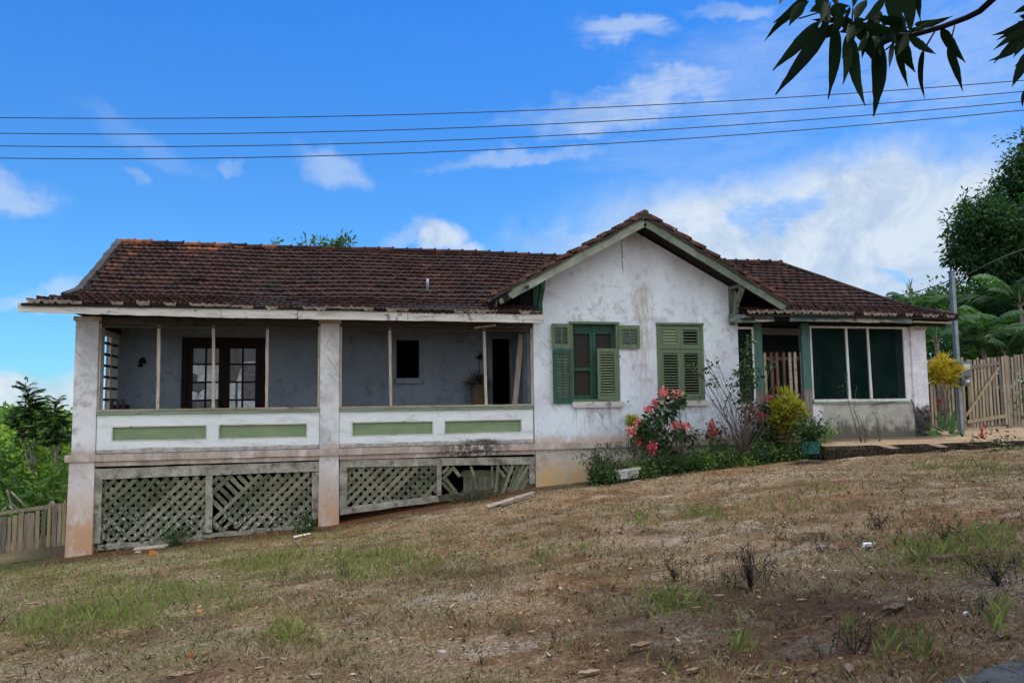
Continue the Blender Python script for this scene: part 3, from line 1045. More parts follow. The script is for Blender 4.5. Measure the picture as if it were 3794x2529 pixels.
# side lattice window closing the left end of the veranda
sx = -5.33
sw = MB()
sw.box(sx - .03, sx + .03, 18.46, 20.0, -1.02, -.14)
part('side_wall', sw, INNER)
fr = MB()
for y in (18.50, 19.35, 19.95):
    fr.bar((sx, y, -.14), (sx, y, 1.68), .07, .05, n=(1, 0, 0))
fr.bar((sx, 18.46, 1.72), (sx, 20.0, 1.72), .12, .09, n=(1, 0, 0))
part('side_window_frame', fr, POSTWOOD)
gr = MB()
for k in range(8):
    z = -.08 + k * .262
    gr.bar((sx, 18.5, z), (sx, 19.93, z), .055, .045, n=(1, 0, 0))
part('side_window_bars', gr, DOORWOOD)
part('side_panes', MB().box(sx - .008, sx - .002, 19.38, 19.92, -.1, 1.66), FROST)
part('side_header', MB().box(sx - .05, sx + .05, 18.46, 20.0, 1.79, 2.03), DARKWOOD)

# french door
df = MB()
for x in (-3.80, -1.92):
    df.box(x - .06, x + .06, 19.93, 20.06, -1.02, 1.72)
df.box(-3.74, -1.98, 19.93, 20.06, 1.60, 1.72)
part('door_frame', df, DOORWOOD)
for xa, xb in ((-3.735, -2.862), (-2.858, -1.985)):
    lf = MB()
    st, wx = .13, xb - xa
    lf.box(xa, xa + st, 19.96, 20.02, -1.02, 1.60).box(xb - st, xb, 19.96, 20.02, -1.02, 1.60)
    rows = [1.47, 1.05, .60, .15, -.30]
    lf.box(xa + st, xb - st, 19.96, 20.02, 1.47, 1.60)
    lf.box(xa + st, xb - st, 19.962, 20.018, -1.02, -.34)
    xm = (xa + xb) / 2
    lf.box(xm - .022, xm + .022, 19.965, 20.015, -.34, 1.47)
    for z in rows[1:]:
        lf.box(xa + st, xm - .022, 19.965, 20.015, z - .022, z + .022).box(xm + .022, xb - st, 19.965, 20.015, z - .022, z + .022)
    leaf = part('door_leaf', lf, DOORWOOD)
    pn = MB()
    first = xa < -3
    for r in range(4):
        for c, (u0, u1) in enumerate(((xa + st, xm - .022), (xm + .022, xb - st))):
            z1, z0 = rows[r] - .022, rows[r + 1] + .022
            light = {True: [[2, 2], [0, 0], [1, 0], [1, 1]], False: [[2, 2], [1, 1], [0, 1], [0, 0]]}[first][r][c]
            pn.box(u0, u1, 19.985, 19.995, z0, z1, mi=light)
            if first and (r, c) in ((1, 0), (2, 0)):
                pn.prism_xz([(u0, z0), (u0 + .10, z0), (u0 + .12, z0 + .16), (u0 + .02, z0 + .2), (u0, z0 + .2)], 19.978, 19.984, mi=0 if r == 2 else 2)
                pn.prism_xz([(u0 + .1, z0), (u1, z0), (u1, z0 + .26), (u0 + .17, z0 + .17)], 19.978, 19.984, mi=0 if r == 2 else 0)
            if not first and (r, c) == (1, 0):
                pn.prism_xz([(u1 - .12, z0), (u1, z0), (u1, z0 + .36), (u1 - .06, z0 + .22)], 19.978, 19.984, mi=0)
            if not first and c == 0 and r > 1:
                pn.prism_xz([(u0 + .13, z0), (u0 + .19, z0), (u0 + .2, z1), (u0 + .14, z1)], 19.978, 19.984, mi=1)
            if not first and (r, c) == (0, 1):
                pn.prism_xz([(u0, z0), (u1, z0), (u1, z0 + .06), (u0, z0 + .04)], 19.978, 19.984, mi=0)
    part('door_panes', pn, [CURTAIN, DUSTY, DARKGLASS], leaf)
    if first:
        part('door_handle', MB().bar((xb - .06, 19.95, -.1), (xb - .06, 19.95, .12), .04, .02).bar((xb - .06, 19.93, .06), (xb - .16, 19.92, .06), .02, .02), BLACK, leaf)
# small window with its sill, doorway at the end of the veranda
part('window_sill', MB().box(1.415, 2.085, 19.90, 20.0, .535, .675), INNER)
part('small_window_frame', MB().box(1.44, 1.48, 20.06, 20.12, .68, 1.70).box(2.01, 2.05, 20.06, 20.12, .68, 1.70).box(1.48, 2.01, 20.06, 20.12, 1.65, 1.70), DOORWOOD)
part('door_lining', MB().box(3.90, 4.035, 19.95, 20.0, -1.02, 1.82).box(4.035, 4.57, 19.95, 20.0, 1.752, 1.82), INNER)
# wall blemishes: lamp hole and scuffs
sp = MB()
for (px, py, r) in ((527, 1335, .10), (522, 1352, .07), (536, 1340, .06)):
    c = A(px, py, 19.995)
    pts = [(c[0] + r * random.uniform(.6, 1.1) * math.cos(a), c[2] + r * random.uniform(.6, 1.1) * math.sin(a)) for a in np.linspace(0, 6.28, 11)[:-1]]
    sp.prism_xz(pts, 19.985, 19.999)
part('sooty_lamp_mount', sp, BLACK)
# loose boards hanging from the broken ceiling
p0, p1 = A(1757, 1215, 17.9), A(1836, 1204, 17.9)
part('loose_ceiling_board', MB().bar(p0, p1, .04, .05, seg=5, jit=.006), POSTWOOD)
p0, p1 = A(1733, 1195, 18.6), A(1747, 1272, 18.6)
part('loose_ceiling_board', MB().bar((p0[0], 18.6, 2.05), p1, .11, .05, seg=7, jit=.022, taper=.35), ROTTEN)

# ---------------------------------------------------------------- gable windows
def shutter(mb_name, org, ux, nrm, wd, ht, tilt, rod, mat, lmat, parent):
    """louvred leaf: org is the lower hinge corner on the outer face, ux runs across it"""
    org, ux, nrm = np.array(org, float), np.array(ux, float), np.array(nrm, float)
    ux /= np.linalg.norm(ux)
    nrm /= np.linalg.norm(nrm)
    up = np.array([0, 0, 1.0])
    t = .038

    def slab(mb, u0, u1, v0, v1, d0, d1):
        P = []
        for v in (v0, v1):
            for (u, d) in ((u0, d0), (u1, d0), (u1, d1), (u0, d1)):
                P.append(org + ux * u + up * v + nrm * d)
        mb.hexa(P)
    m = MB()
    s, r = .085, .095
    slab(m, 0, s, 0, ht, -t, 0)
    slab(m, wd - s, wd, 0, ht, -t, 0)
    slab(m, s, wd - s, 0, r + .02, -t, -.001)
    slab(m, s, wd - s, ht - r, ht, -t, -.001)
    # raised bead round the louvres
    e = .018
    slab(m, s - e, s, r, ht - r + .01, 0, .008)
    slab(m, wd - s, wd - s + e, r, ht - r + .01, 0, .008)
    sh = m.build(mb_name, mat, parent)
    lo = MB()
    inner = ht - 2 * r - .02
    k = max(4, int(inner / .068))
    for i in range(k):
        v = r + .02 + (i + .5) * inner / k
        a = math.radians(tilt + random.uniform(-3, 3))
        c = org + ux * (wd / 2) + up * v - nrm * (t / 2)
        dv = up * math.sin(a) + nrm * math.cos(a) * -1
        p_ = c - ux * (wd / 2 - s)
        q_ = c + ux * (wd / 2 - s)
        lo.bar(p_, q_, .054, .008, n=np.cross(ux, dv))
    lo_o = lo.build('louvres', lmat, sh)
    if rod:
        rd = MB()
        slab(rd, wd / 2 - .011, wd / 2 + .011, r, ht - r + .01, .004, .022)
        rd.build('tilt_rod', mat, sh)
    return sh


def window(x0, x1, z0, z1, idx):
    f = MB()
    f.box(x0 - .045, x0 + .03, 17.965, 18.1, z0, z1 - .04).box(x1 - .03, x1 + .045, 17.965, 18.1, z0, z1 - .04)
    f.box(x0 + .03, x1 - .03, 17.965, 18.1, z0, z0 + .05)
    f.box(x0 - .06, x1 + .06, 17.93, 18.1, z1 - .04, z1 + .02)
    win = part('window', f, GREEN if idx else GREEN)
    # inner casement
    c = MB()
    xm = (x0 + x1) / 2
    for a, b in (((x0 + .03, xm - .004), (xm + .004, x1 - .03)) if not idx else ()):
        s = .075
        c.box(a, a + s, 18.14, 18.2, z0 + .05, z1 - .2).box(b - s, b, 18.14, 18.2, z0 + .05, z1 - .2)
        for zz, h in ((z0 + .05, .11), (z0 + .78, .075), (z1 - .27, .07)):
            c.box(a + s, b - s, 18.142, 18.198, zz, zz + h)
    if not idx:
        c.box(x0 + .03, x1 - .03, 18.12, 18.2, z1 - .2, z1 - .04)
        part('casement', c, GREEN_D, win)
    part('screen_dark_backing', MB().box(x0 + .03, x1 - .03, 18.205, 18.215, z0 + .05, z1 - .04), BLACK if idx else BROWNSCREEN, win)  # right window: black sheet standing in for the unlit room behind
    part('stone_sill', MB().box(x0 - .03 - (.02 if idx else 0), x1 + .12 - (.0 if idx else 0), 17.90, 18.0, z0 - .155, z0 - .012), OLDWHITE, win, bevel=.008)
    return win


win1 = window(*W1, 0)
win2 = window(*W2, 1)
# left window: three leaves folded back, one closed
hw = .565
zt = 1.335
aL = math.radians(176)
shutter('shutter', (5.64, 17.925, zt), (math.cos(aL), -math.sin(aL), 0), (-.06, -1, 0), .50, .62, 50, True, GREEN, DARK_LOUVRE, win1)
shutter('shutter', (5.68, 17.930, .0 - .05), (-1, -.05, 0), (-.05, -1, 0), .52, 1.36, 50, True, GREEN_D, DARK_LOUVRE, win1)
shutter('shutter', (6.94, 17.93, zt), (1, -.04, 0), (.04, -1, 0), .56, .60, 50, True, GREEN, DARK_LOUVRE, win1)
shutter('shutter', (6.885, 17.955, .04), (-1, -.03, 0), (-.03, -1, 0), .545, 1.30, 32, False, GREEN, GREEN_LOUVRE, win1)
# right window: all four leaves shut
for (xx, sg) in ((8.075, 1), (9.225, -1)):
    for (zz, hh, tl) in ((zt - .0, .60, 80 if sg > 0 else 20), (.055, 1.265, 22 if sg > 0 else 16)):
        shutter('shutter', (xx, 17.975, zz), (sg, 0, 0), (0, -1, 0), .572, hh, tl, False, GREEN, GREEN_LOUVRE, win2)
for px, py in ((2294, 1321), (2325, 1487), (2640, 1482), (2590, 1473)):
    c = A(px, py, 17.99)
    part('wall_hook', MB().tube([c, c + np.array((0, -.06, .0)), c + np.array((0, -.07, .03))], .012, 5), BLACK)

# ---------------------------------------------------------------- roofs
EAVE = [(17.18, 2.175), (17.75, 2.365), (18.3, 2.55), (21.3, 4.34)]
segL = [math.hypot(b[0] - a[0], b[1] - a[1]) for a, b in zip(EAVE[:-1], EAVE[1:])]
STOT = sum(segL)


def front(u, s, lift):
    k = 0
    while k < 2 and s > segL[k]:
        s -= segL[k]
        k += 1
    a, b = EAVE[k], EAVE[k + 1]
    dy, dz = (b[0] - a[0]) / segL[k], (b[1] - a[1]) / segL[k]
    sag = .035 * math.sin(u * .55) * math.sin(min(1, max(0, (a[0] + dy * s - 17.2) / 4)) * 3.14) + .012 * math.sin(u * 1.7 + 1)
    sag += float(np.interp(u, [-6.6, -2.5, 4.7, 9.9, 13, 16.5], [.02, -.035, -.085, .03, .05, -.02])) * max(0.0, 1 - (a[0] + dy * s - 17.18) / 1.6)
    return np.array([u, a[0] + dy * s - dz * lift, a[1] + dz * s + dy * lift + sag])


CU_ = [0, .10, .24, .42, .56, .70, .86, 1.0]
CH_ = [.020, .018, .002, .000, .012, .000, .004, .020]


def tile_sheet(mb, P, u0, u1, S, keep, wu=.262, ws=.262, row0=0):
    rows = int(S / ws)
    for i in range(rows + 1):
        s0 = i * ws
        s1 = min(S, s0 + ws * 1.1)
        if s1 - s0 < .08:
            continue
        shift = (i % 2) * wu * .5 + random.uniform(-.015, .015)
        n = int((u1 - u0) / wu) + 1
        for j in range(n):
            ua = u0 + j * wu + shift - wu * .5
            if not keep(ua + wu / 2, s0 + ws / 2):
                continue
            r = .25 + .5 * random.random() if random.random() < .76 else random.random()
            jl, js, jr = random.uniform(-.006, .010), random.uniform(-.018, .018), random.uniform(-.008, .008)
            if random.random() < .04:
                jl += .022
                jr += random.uniform(-.03, .03)
                js -= random.uniform(0, .05)
            k = mb.addv([P(ua + c * wu * 1.01, s0 + js + jr * c, .054 + h * (1.8 if i == 0 else 1) + jl) for c, h in zip(CU_, CH_)], r)
            k2 = mb.addv([P(ua + c * wu * 1.01, s1, .006 + h) for c, h in zip(CU_, CH_)], r)
            k3 = mb.addv([P(ua + c * wu * 1.01, s0 + js + jr * c + (.012 if i == 0 else 0), (-.022 if i == 0 else .008) + h * (2.6 if i == 0 else .9)) for c, h in zip(CU_, CH_)], r)
            m = len(CU_)
            lip = 1 if (i == 0 and random.random() < .7) else 0
            for q in range(m - 1):
                mb.face((k + q, k + q + 1, k2 + q + 1, k2 + q))
                mb.face((k3 + q, k3 + q + 1, k + q + 1, k + q), lip)


def zgab(x):
    return 4.63 - .545 * abs(x - 7.45)


def keep_front(x, s):
    p_ = front(x, s, 0)
    y, z = p_[1], p_[2]
    if y < 18.3:
        xl = -5.80 - (18.3 - y) * .50
        xr = 15.84 + (18.3 - y) * .70
    else:
        xl = -5.62
        xr = 15.84 - (y - 18.3) * .705
    if not (xl < x < xr):
        return False
    if 4.62 < x < 10.25 and y < 18.35:
        return False
    if z < zgab(x) - .30 and 3.9 < x < 11.0 and y > 17.9:
        return False
    return True


tm = MB()
tile_sheet(tm, front, -6.75, 16.8, STOT, keep_front)
roof = part('roof', tm, [TILE, LIP], attr=True)
# sheets under the tiles, end skirts and the rear slope
de = MB()
for (y0, z0), (y1, z1) in zip(EAVE[:-1], EAVE[1:]):
    def ends(y):
        if y < 18.3:
            return -5.80 - (18.3 - y) * .58, 15.84 + (18.3 - y) * .70
        return -5.72, 15.84 - (y - 18.3) * .705
    (a0, b0), (a1, b1) = ends(y0), ends(y1 - 1e-6)
    for xa, xb in (((0, 4.66), (10.22, 1)) if y1 < 18.5 else ((0, 1),)):
        L0, L1 = (a0 if xa == 0 else xa), (a1 if xa == 0 else xa)
        R0, R1 = (b0 if xb == 1 else xb), (b1 if xb == 1 else xb)
        de.hexa([(L0, y0, z0 - .06), (R0, y0, z0 - .06), (R1, y1, z1 - .06), (L1, y1, z1 - .06), (L0, y0, z0 - .01), (R0, y0, z0 - .01), (R1, y1, z1 - .01), (L1, y1, z1 - .01)])
de.quad((-5.72, 21.3, 4.32), (13.73, 21.3, 4.32), (16.2, 25.2, 2.2), (-6.4, 25.2, 2.2))
de.quad((13.73, 21.3, 4.32), (15.84, 18.3, 2.55), (16.5, 25.2, 2.2), (16.5, 25.2, 2.21))
de.quad((15.84, 18.3, 2.55), (16.6, 17.22, 2.11), (16.7, 25.2, 2.1), (16.5, 25.2, 2.2))
part('roof_deck', de, DARKWOOD, roof)
part('end_gable', MB().quad((-5.68, 18.3, 2.4), (-5.68, 21.3, 4.28), (-5.68, 25.2, 2.2), (-5.68, 18.3, 2.2)), WALL)
# ridge, hip and verge
rg = MB()
x = -5.75
while x < 13.75:
    if True:
        L = .40
        zz = 4.345 + .02 * math.sin(x * .6) + random.uniform(-.008, .008)
        rg.tube([(x, 21.3, zz), (x + L * .92, 21.3, zz + .008), (x + L, 21.3, zz + .02), (x + L + .02, 21.3, zz + .02)], [.085, .092, .105, .105], 10, at=random.random())
    x += .40
part('ridge_tiles', rg, TILE, roof, attr=True)


def hip_run(mb, pts, r):
    for a, b in zip(pts[:-1], pts[1:]):
        a, b = np.array(a), np.array(b)
        n = max(1, int(np.linalg.norm(b - a) / .38))
        for i in range(n):
            p_, q_ = a + (b - a) * i / n, a + (b - a) * (i + 1) / n
            mb.tube([p_ + (0, 0, random.uniform(-.01, .01)), q_ + (0, 0, .015)], [r * 1.1, r * .9], 8, at=random.random() * .6)


hp = MB()
hip_run(hp, [(13.73, 21.3, 4.37), (15.84, 18.3, 2.60), (16.6, 17.22, 2.20)][::-1], .085)
part('hip_tiles', hp, TILE, roof, attr=True)
vg = MB()
pts = [np.array((-5.72, 21.32, 4.40)), np.array((-5.72, 20.3, 3.79)), np.array((-5.72, 19.3, 3.20)), np.array((-5.74, 18.3, 2.61)), np.array((-5.9, 18.0, 2.47))]
for a, b in zip(pts[:-1], pts[1:]):
    vg.bar(a, b, .15, .10, n=(0, -.53, .85), seg=5, jit=.018)
part('mortared_verge', vg, MORTAR, roof)

# fascia boards of the veranda eave
def eave_z(x):
    return float(np.interp(x, [-6.5, -2.5, 4.7], [2.02, 1.955, 1.925]))


fb = [(-6.52, -2.56, 0.0, .02), (-2.55, -.95, -.012, .0), (-.94, 1.5, .004, .004), (1.51, 4.74, .0, 0)]
for x0, x1, dy, dz in fb:
    b = MB().bar((x0, 17.24 + dy, eave_z(x0) + .068), (x1, 17.24 + dy, eave_z(x1) + .068), .20, .035, seg=max(6, int((x1 - x0) * 5)), jit=.006)
    part('fascia_board', b, OLDWHITE)
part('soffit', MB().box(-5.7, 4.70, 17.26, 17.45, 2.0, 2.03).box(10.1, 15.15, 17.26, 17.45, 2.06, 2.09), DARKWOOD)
# rafters that show under the eaves
for x in np.arange(-5.3, 4.6, .75):
    part('rafter', MB().bar((x, 17.28, 2.03), (x, 18.6, 2.05), .07, .06, n=(0, 0, 1)), BEAM)
# porch eave: short painted piece returning to the wall, gap with a rafter end, long peeling board
q = lambda px, py: A(px, py, 17.27)
part('fascia_return', MB().hexa([(9.98, 17.85, 2.02), (10.42, 17.29, 1.98), (10.42, 17.31, 1.98), (10.0, 17.88, 2.02), (9.98, 17.85, 2.25), (10.42, 17.29, 2.19), (10.42, 17.31, 2.19), (10.0, 17.88, 2.25)]), TEALB)
a0, a1 = q(2770, 1186), q(2868, 1187)
part('fascia_board', MB().bar((10.42, 17.28, 2.085), (a1[0], 17.28, 2.10), .20, .03, seg=5, jit=.012), TEALB)
b0, b1 = q(2926, 1180), q(3378, 1180)
part('fascia_board', MB().bar((b0[0], 17.27, 2.125), (b1[0], 17.27, 2.115), .20, .035, seg=16, jit=.010), TEALB)
for px in (2880, 2905, 3400):
    c = q(px, 1185)
    part('rafter_end', MB().bar((c[0], 17.30, 2.1), (c[0], 18.3, 2.2), .14, .07, n=(1, 0, 0)), DARKWOOD)
part('hip_rafter', MB().bar((16.35, 17.40, 2.02), (15.3, 18.6, 2.2), .16, .09, n=(.6, -.6, 0)), DARKWOOD)
part('eave_batten', MB().bar((15.2, 17.30, 2.06), (16.45, 17.30, 2.03), .04, .06, seg=5, jit=.008), RAILWOOD)
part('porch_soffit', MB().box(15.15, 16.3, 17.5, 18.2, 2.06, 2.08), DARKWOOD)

# vent pipe with its mortar collar
vp = front(2.05, .86, .0)
d_ = ray(1584, 1082)
for k_ in range(400):
    t_ = 17.2 + k_ * .01
    c_ = d_ / d_[1] * t_
    s_ = max(0.0, (t_ - 17.22) / .91)
    if front(c_[0], s_, .05)[2] > c_[2]:
        vp = c_
        break
part('vent_pipe', MB().tube([vp, vp + (0, 0, .34)], .036, 10), STEEL, roof, smooth=True)
cm = MB()
for k_ in range(14):
    a_ = rng.uniform(-.26, .26)
    cm.tube([vp + (a_ * .9, -.06 - .05 * abs(a_), -.02 + .0), vp + (a_ * .5, .04, .045 - abs(a_) * .12)], [.05, .03], 6)
part('pipe_collar', cm, MORTAR, roof)

# gable roof over the wing
GX, GT, GS = 7.45, .545, math.hypot(1, .545)


def gslope(sign):
    def P(u, s, lift):
        # u runs in depth, s from the eave up to the ridge
        dx = (3.92 - s / GS)
        return np.array([GX + sign * dx + sign * .545 / GS * lift, u, 4.60 - GT * dx + lift / GS])
    return P


for sg in (-1, 1):
    g = MB()
    SL = 3.92 * GS
    tile_sheet(g, gslope(sg), 17.5, 21.4, SL, lambda u, s: True)
    part('gable_roof', g, [TILE, LIP], attr=True)
    sh = MB()
    P = gslope(sg)
    sh.hexa([P(17.32, 0, -.10), P(21.3, 0, -.10), P(21.3, SL, -.10), P(17.32, SL, -.10), P(17.32, 0, -.02), P(21.3, 0, -.02), P(21.3, SL, -.02), P(17.32, SL, -.02)])
    part('gable_soffit', sh, DARKWOOD)
    # barge board, its upper moulding and the verge tiles
    SB = SL
    nn = (0, -1, 0)
    if sg < 0:
        t0 = .25
        brd = MB().bar(P(17.29, .10, -.10), P(17.29, SB - .06, -.10), .215, .04, nn, seg=14, jit=.007)
    else:
        brd = MB().bar(P(17.29, .0, -.10), P(17.29, SB - .06, -.10), .215, .04, nn, seg=14, jit=.005)
    part('barge_board', brd, RAKEG if sg > 0 else SCORCHED)
    mo = MB().bar(P(17.29, -.02, .012), P(17.29, SB, .012), .055, .12, nn, seg=22, jit=.016)
    part('verge_mortar', mo, MORTAR)
    vt = MB()
    n = 10
    for i in range(n):
        s0, s1 = SB * i / n, SB * (i + 1) / n + .05
        j = random.uniform(-.012, .012)
        vt.bar(P(17.33, s0, .13 + j), P(17.33, s1, .075 + j), .085, .22, n=(0, -1, 0), seg=4, jit=.008, at=random.random())
    part('verge_tiles', vt, VERGE)
    # board closing the low end of the gable eave
    part('eave_board', MB().bar(P(17.3, .03, -.13), P(20.5, .03, -.13), .20, .03, n=(1, 0, 0)), RAKEG if sg > 0 else ROTTEN)
gr_ = MB()
y = 17.25
while y < 21.6:
    gr_.tube([(GX, y, 4.69), (GX, y + .36, 4.70), (GX, y + .42, 4.71)], [.11, .115, .125], 10, at=random.random())
    y += .4
part('gable_ridge_tiles', gr_, VERGE)
part('apex_mortar', MB().bar((GX - .15, 17.24, 4.60), (GX + .15, 17.24, 4.60), .13, .12, seg=4, jit=.02), MORTAR)
# eave brackets
part('dark_gap_panel', MB().box(4.35, 4.70, 17.99, 18.04, 2.12, 2.98), DARKWOOD)  # dark sheet added where only shade fills the gap under the rake
for sg, xw in ((-1, 4.80), (1, 10.16)):
    bk = MB()
    if sg < 0:
        bk.box(4.69, 4.93, 17.96, 17.998, 2.0, 3.02)
    bk.box(xw - .07, xw + .07, 17.955, 18.0, 1.98, 2.98)
    bk.box(xw - .06, xw + .06, 17.36, 17.955, 2.92, 3.0)
    cv = [(17.42, 2.92), (17.46, 2.80), (17.60, 2.66), (17.72, 2.50), (17.76, 2.36), (17.84, 2.22), (17.93, 2.08)]
    for a, b in zip(cv[:-1], cv[1:]):
        bk.bar((xw, a[0], a[1]), (xw, b[0], b[1]), .13, .10, n=(1, 0, 0))
    part('eave_bracket', bk, RAKEG if sg > 0 else GREEN_D)
part('wall_wire', MB().tube([A(2716, 1176, 17.99), A(2722, 1192, 17.98), A(2714, 1200, 17.98), A(2726, 1210, 17.98), A(2732, 1225, 17.98)], .006, 4), RAILWOOD)

# ---------------------------------------------------------------- porch
pf = lambda px, py, y=18.05: A(px, py, y)
gx0, gx1 = pf(2796, 1350)[0], pf(2824, 1350)[0]
part('porch_post', MB().bar(((gx0 + gx1) / 2, 18.08, -1.1), ((gx0 + gx1) / 2, 18.08, 2.05), gx1 - gx0, .14, seg=8, jit=.004), TEALPOST)
hx0, hx1 = pf(2975, 1400)[0], pf(3004, 1400)[0]
part('porch_post', MB().bar(((hx0 + hx1) / 2, 18.08, -1.1), ((hx0 + hx1) / 2 - .02, 18.08, 2.05), hx1 - hx0, .14, seg=8, jit=.004), TEALPOST)
part('porch_lintel', MB().bar((gx1, 18.06, 1.83), (hx0, 18.06, 1.82), .18, .10, seg=6, jit=.008), BEAM)
part('porch_head_beam', MB().box(10.33, 15.73, 18.05, 18.2, 1.99, 2.08), DARKWOOD)
wf = MB()
nx1 = gx0 - .01
wf.box(nx1 - .055, nx1, 18.02, 18.08, -.05, 1.94).box(10.34, nx1 - .055, 18.02, 18.08, 1.88, 1.94)
wf.box(10.34, nx1, 18.0, 18.1, -.10, -.05)
part('side_screen_frame', wf, WHITEFRAME)
part('screen', MB().box(10.34, nx1 - .055, 18.045, 18.05, -.05, 1.88), NETTING)
part('side_porch_wall', MB().box(10.33, gx0, 18.03, 18.2, -1.1, -.101), CEMENT)
px0, px1 = hx1 + .015, 15.55
mul = [pf(3140, 1350)[0], pf(3220, 1350)[0]]
ff = MB()
ff.box(px0, px0 + .045, 18.02, 18.09, -.02, 1.93).box(px1 - .06, px1, 18.02, 18.09, -.02, 1.93)
ff.box(px0, px1, 18.02, 18.09, 1.93, 1.985)
part('screen_frame', ff, WHITEFRAME)
for m_ in mul:
    part('screen_mullion', MB().bar((m_ + .01, 18.05, -.02), (m_ - .01, 18.05, 1.93), .065, .06, seg=8, jit=.003), WHITEFRAME)
edges = [px0 + .045, mul[0] - .033, mul[0] + .033, mul[1] - .033, mul[1] + .033, px1 - .06]
for a_, b_ in ((0, 1), (2, 3), (4, 5)):
    part('screen', MB().box(edges[a_], edges[b_], 18.055, 18.06, -.02, 1.93), NETTING)
part('porch_sill', MB().bar((px0, 18.03, -.055), (px1 + .02, 18.03, -.065), .07, .14, seg=12, jit=.005), WHITEFRAME)
part('sill_trim', MB().bar((px0, 18.0, -.12), (px1 + .02, 18.0, -.125), .045, .05, seg=10, jit=.003), RAILG)
part('sill_crack_board', MB().bar(A(3230, 1499, 17.95), A(3322, 1487, 17.95), .018, .03), BEAM)
part('porch_wall', MB().box(px0 - .01, 15.735, 18.02, 18.2, -1.3, -.145), CEMENT)
rt = MB()
root = [A(3374, 1478, 17.97), A(3385, 1500, 17.97), A(3386, 1525, 17.96), A(3402, 1550, 17.95), A(3425, 1570, 17.94), A(3445, 1592, 17.92), A(3460, 1604, 17.9)]
rt.tube(root, [.022, .018, .02, .022, .025, .02, .015], 6)
part('wall_root', rt, TWIG)

# skirt lattices under the veranda
def clip(p, q, poly):
    """segment p-q inside a convex polygon (x, z)"""
    t0, t1 = 0.0, 1.0
    d = (q[0] - p[0], q[1] - p[1])
    n = len(poly)
    area = sum(poly[i][0] * poly[(i + 1) % n][1] - poly[(i + 1) % n][0] * poly[i][1] for i in range(n))
    for i in range(n):
        a, b = poly[i], poly[(i + 1) % n]
        ex, ez = b[0] - a[0], b[1] - a[1]
        nx_, nz_ = (-ez, ex) if area > 0 else (ez, -ex)
        num = (p[0] - a[0]) * nx_ + (p[1] - a[1]) * nz_
        den = d[0] * nx_ + d[1] * nz_
        if abs(den) < 1e-9:
            if num < 0:
                return None
            continue
        t = -num / den
        if den > 0:
            t0 = max(t0, t)
        else:
            t1 = min(t1, t)
    if t1 - t0 < .02:
        return None
    f = lambda t: (p[0] + d[0] * t, p[1] + d[1] * t)
    return f(t0), f(t1)


def lattice(parent, quad, skip=None, over=0.0, name='lattice_slats'):
    """quad: four source-pixel corners of the opening (tl, tr, br, bl)"""
    Q = [A(px, py, 18.1) for px, py in quad]
    poly = [(c[0], c[2]) for c in Q]
    cx, cz = np.mean([c[0] for c in poly]), np.mean([c[1] for c in poly])
    R = 4.0
    mb = MB()
    for layer, ang, y in ((0, 45, 18.075), (1, -47, 18.10)):
        a = math.radians(ang)
        d = (math.cos(a), math.sin(a))
        nrm = (-d[1], d[0])
        k = -22
        while k < 22:
            off = k * .152 + random.uniform(-.008, .008)
            tw = random.uniform(-.006, .006)
            p = (cx + nrm[0] * off - d[0] * R, cz + nrm[1] * off - d[1] * R)
            e = (cx + (nrm[0] + d[0] * tw) * off + d[0] * R, cz + (nrm[1] + d[1] * tw) * off + d[1] * R)
            k += 1
            c = clip(p, e, poly)
            if c is None:
                continue
            (xa, za), (xb, zb) = c
            if skip and skip(layer, (xa + xb) / 2, (za + zb) / 2, mb):
                continue
            # lower ends are rotted off ragged
            if za > zb:
                xa, za, xb, zb = xb, zb, xa, za
            zl = np.interp(xa, [poly[3][0], poly[2][0]], [poly[3][1], poly[2][1]])
            if over and abs(za - zl) < .03:
                ex = random.uniform(-.12, .19) * over
                dd = np.array([xa - xb, za - zb])
                dd /= np.linalg.norm(dd)
                xa, za = xa + dd[0] * ex, za + dd[1] * ex
            L = math.hypot(xb - xa, zb - za)
            mb.bar((xa, y + random.uniform(-.004, .004), za), (xb, y, zb), .088, .012, seg=max(2, int(L / .14)), jit=.004 + .004 * (over > 0), at=random.random())
    part(name, mb, LATTICE, parent, attr=True)


def P5(cx_, cy_):
    return (200 + cx_ * .4675, 1600 + cy_ * .4675)


def P6(cx_, cy_):
    return (1150 + cx_ * .51, 1600 + cy_ * .51)


def board(px0, px1, wpx, y, t=.04, seg=8, jit=.006):
    a, b = A(*px0, y), A(*px1, y)
    return MB().bar(a, b, wpx * 1.0 / 152.0, t, seg=seg, jit=jit)


sk = part('lattice_skirt', board(P5(315, 333), P5(2108, 270), 34, 18.04, seg=18), LATFRAME)
part('skirt_stile', board(P5(348, 372), P5(328, 884), 30, 18.045), LATFRAME, sk)
part('skirt_stile', board(P5(2076, 318), P5(2074, 690), 27, 18.045), LATFRAME, sk)
part('skirt_stile', board(P5(1231, 345), P5(1224, 795), 23, 18.035), LATFRAME, sk)
part('bottom_rail', board(P5(345, 915), P5(1180, 845), 19, 18.10, seg=12, jit=.014), LATFRAME, sk)
part('bottom_rail', board(P5(1100, 832), P5(2035, 738), 15, 18.09, seg=14, jit=.018), LATFRAME, sk)
lattice(sk, [P5(380, 375), P5(1208, 350), P5(1202, 850), P5(362, 890)], over=1.0)
hole = A(*P5(1420, 690), 18.1)


def skip1(layer, x, z, mb):
    if layer == 1:
        return False
    return False


def lattice_broken():
    quad = [P5(1252, 350), P5(2045, 318), P5(2045, 700), P5(1250, 790)]
    lattice(sk, quad, over=.9, skip=lambda l, x, z, mb: (l == 0 and -2.75 < x - (z + 2.0) * 1.0 < -2.42) or (l == 1 and random.random() < .12 and x < hole[0] + .3))


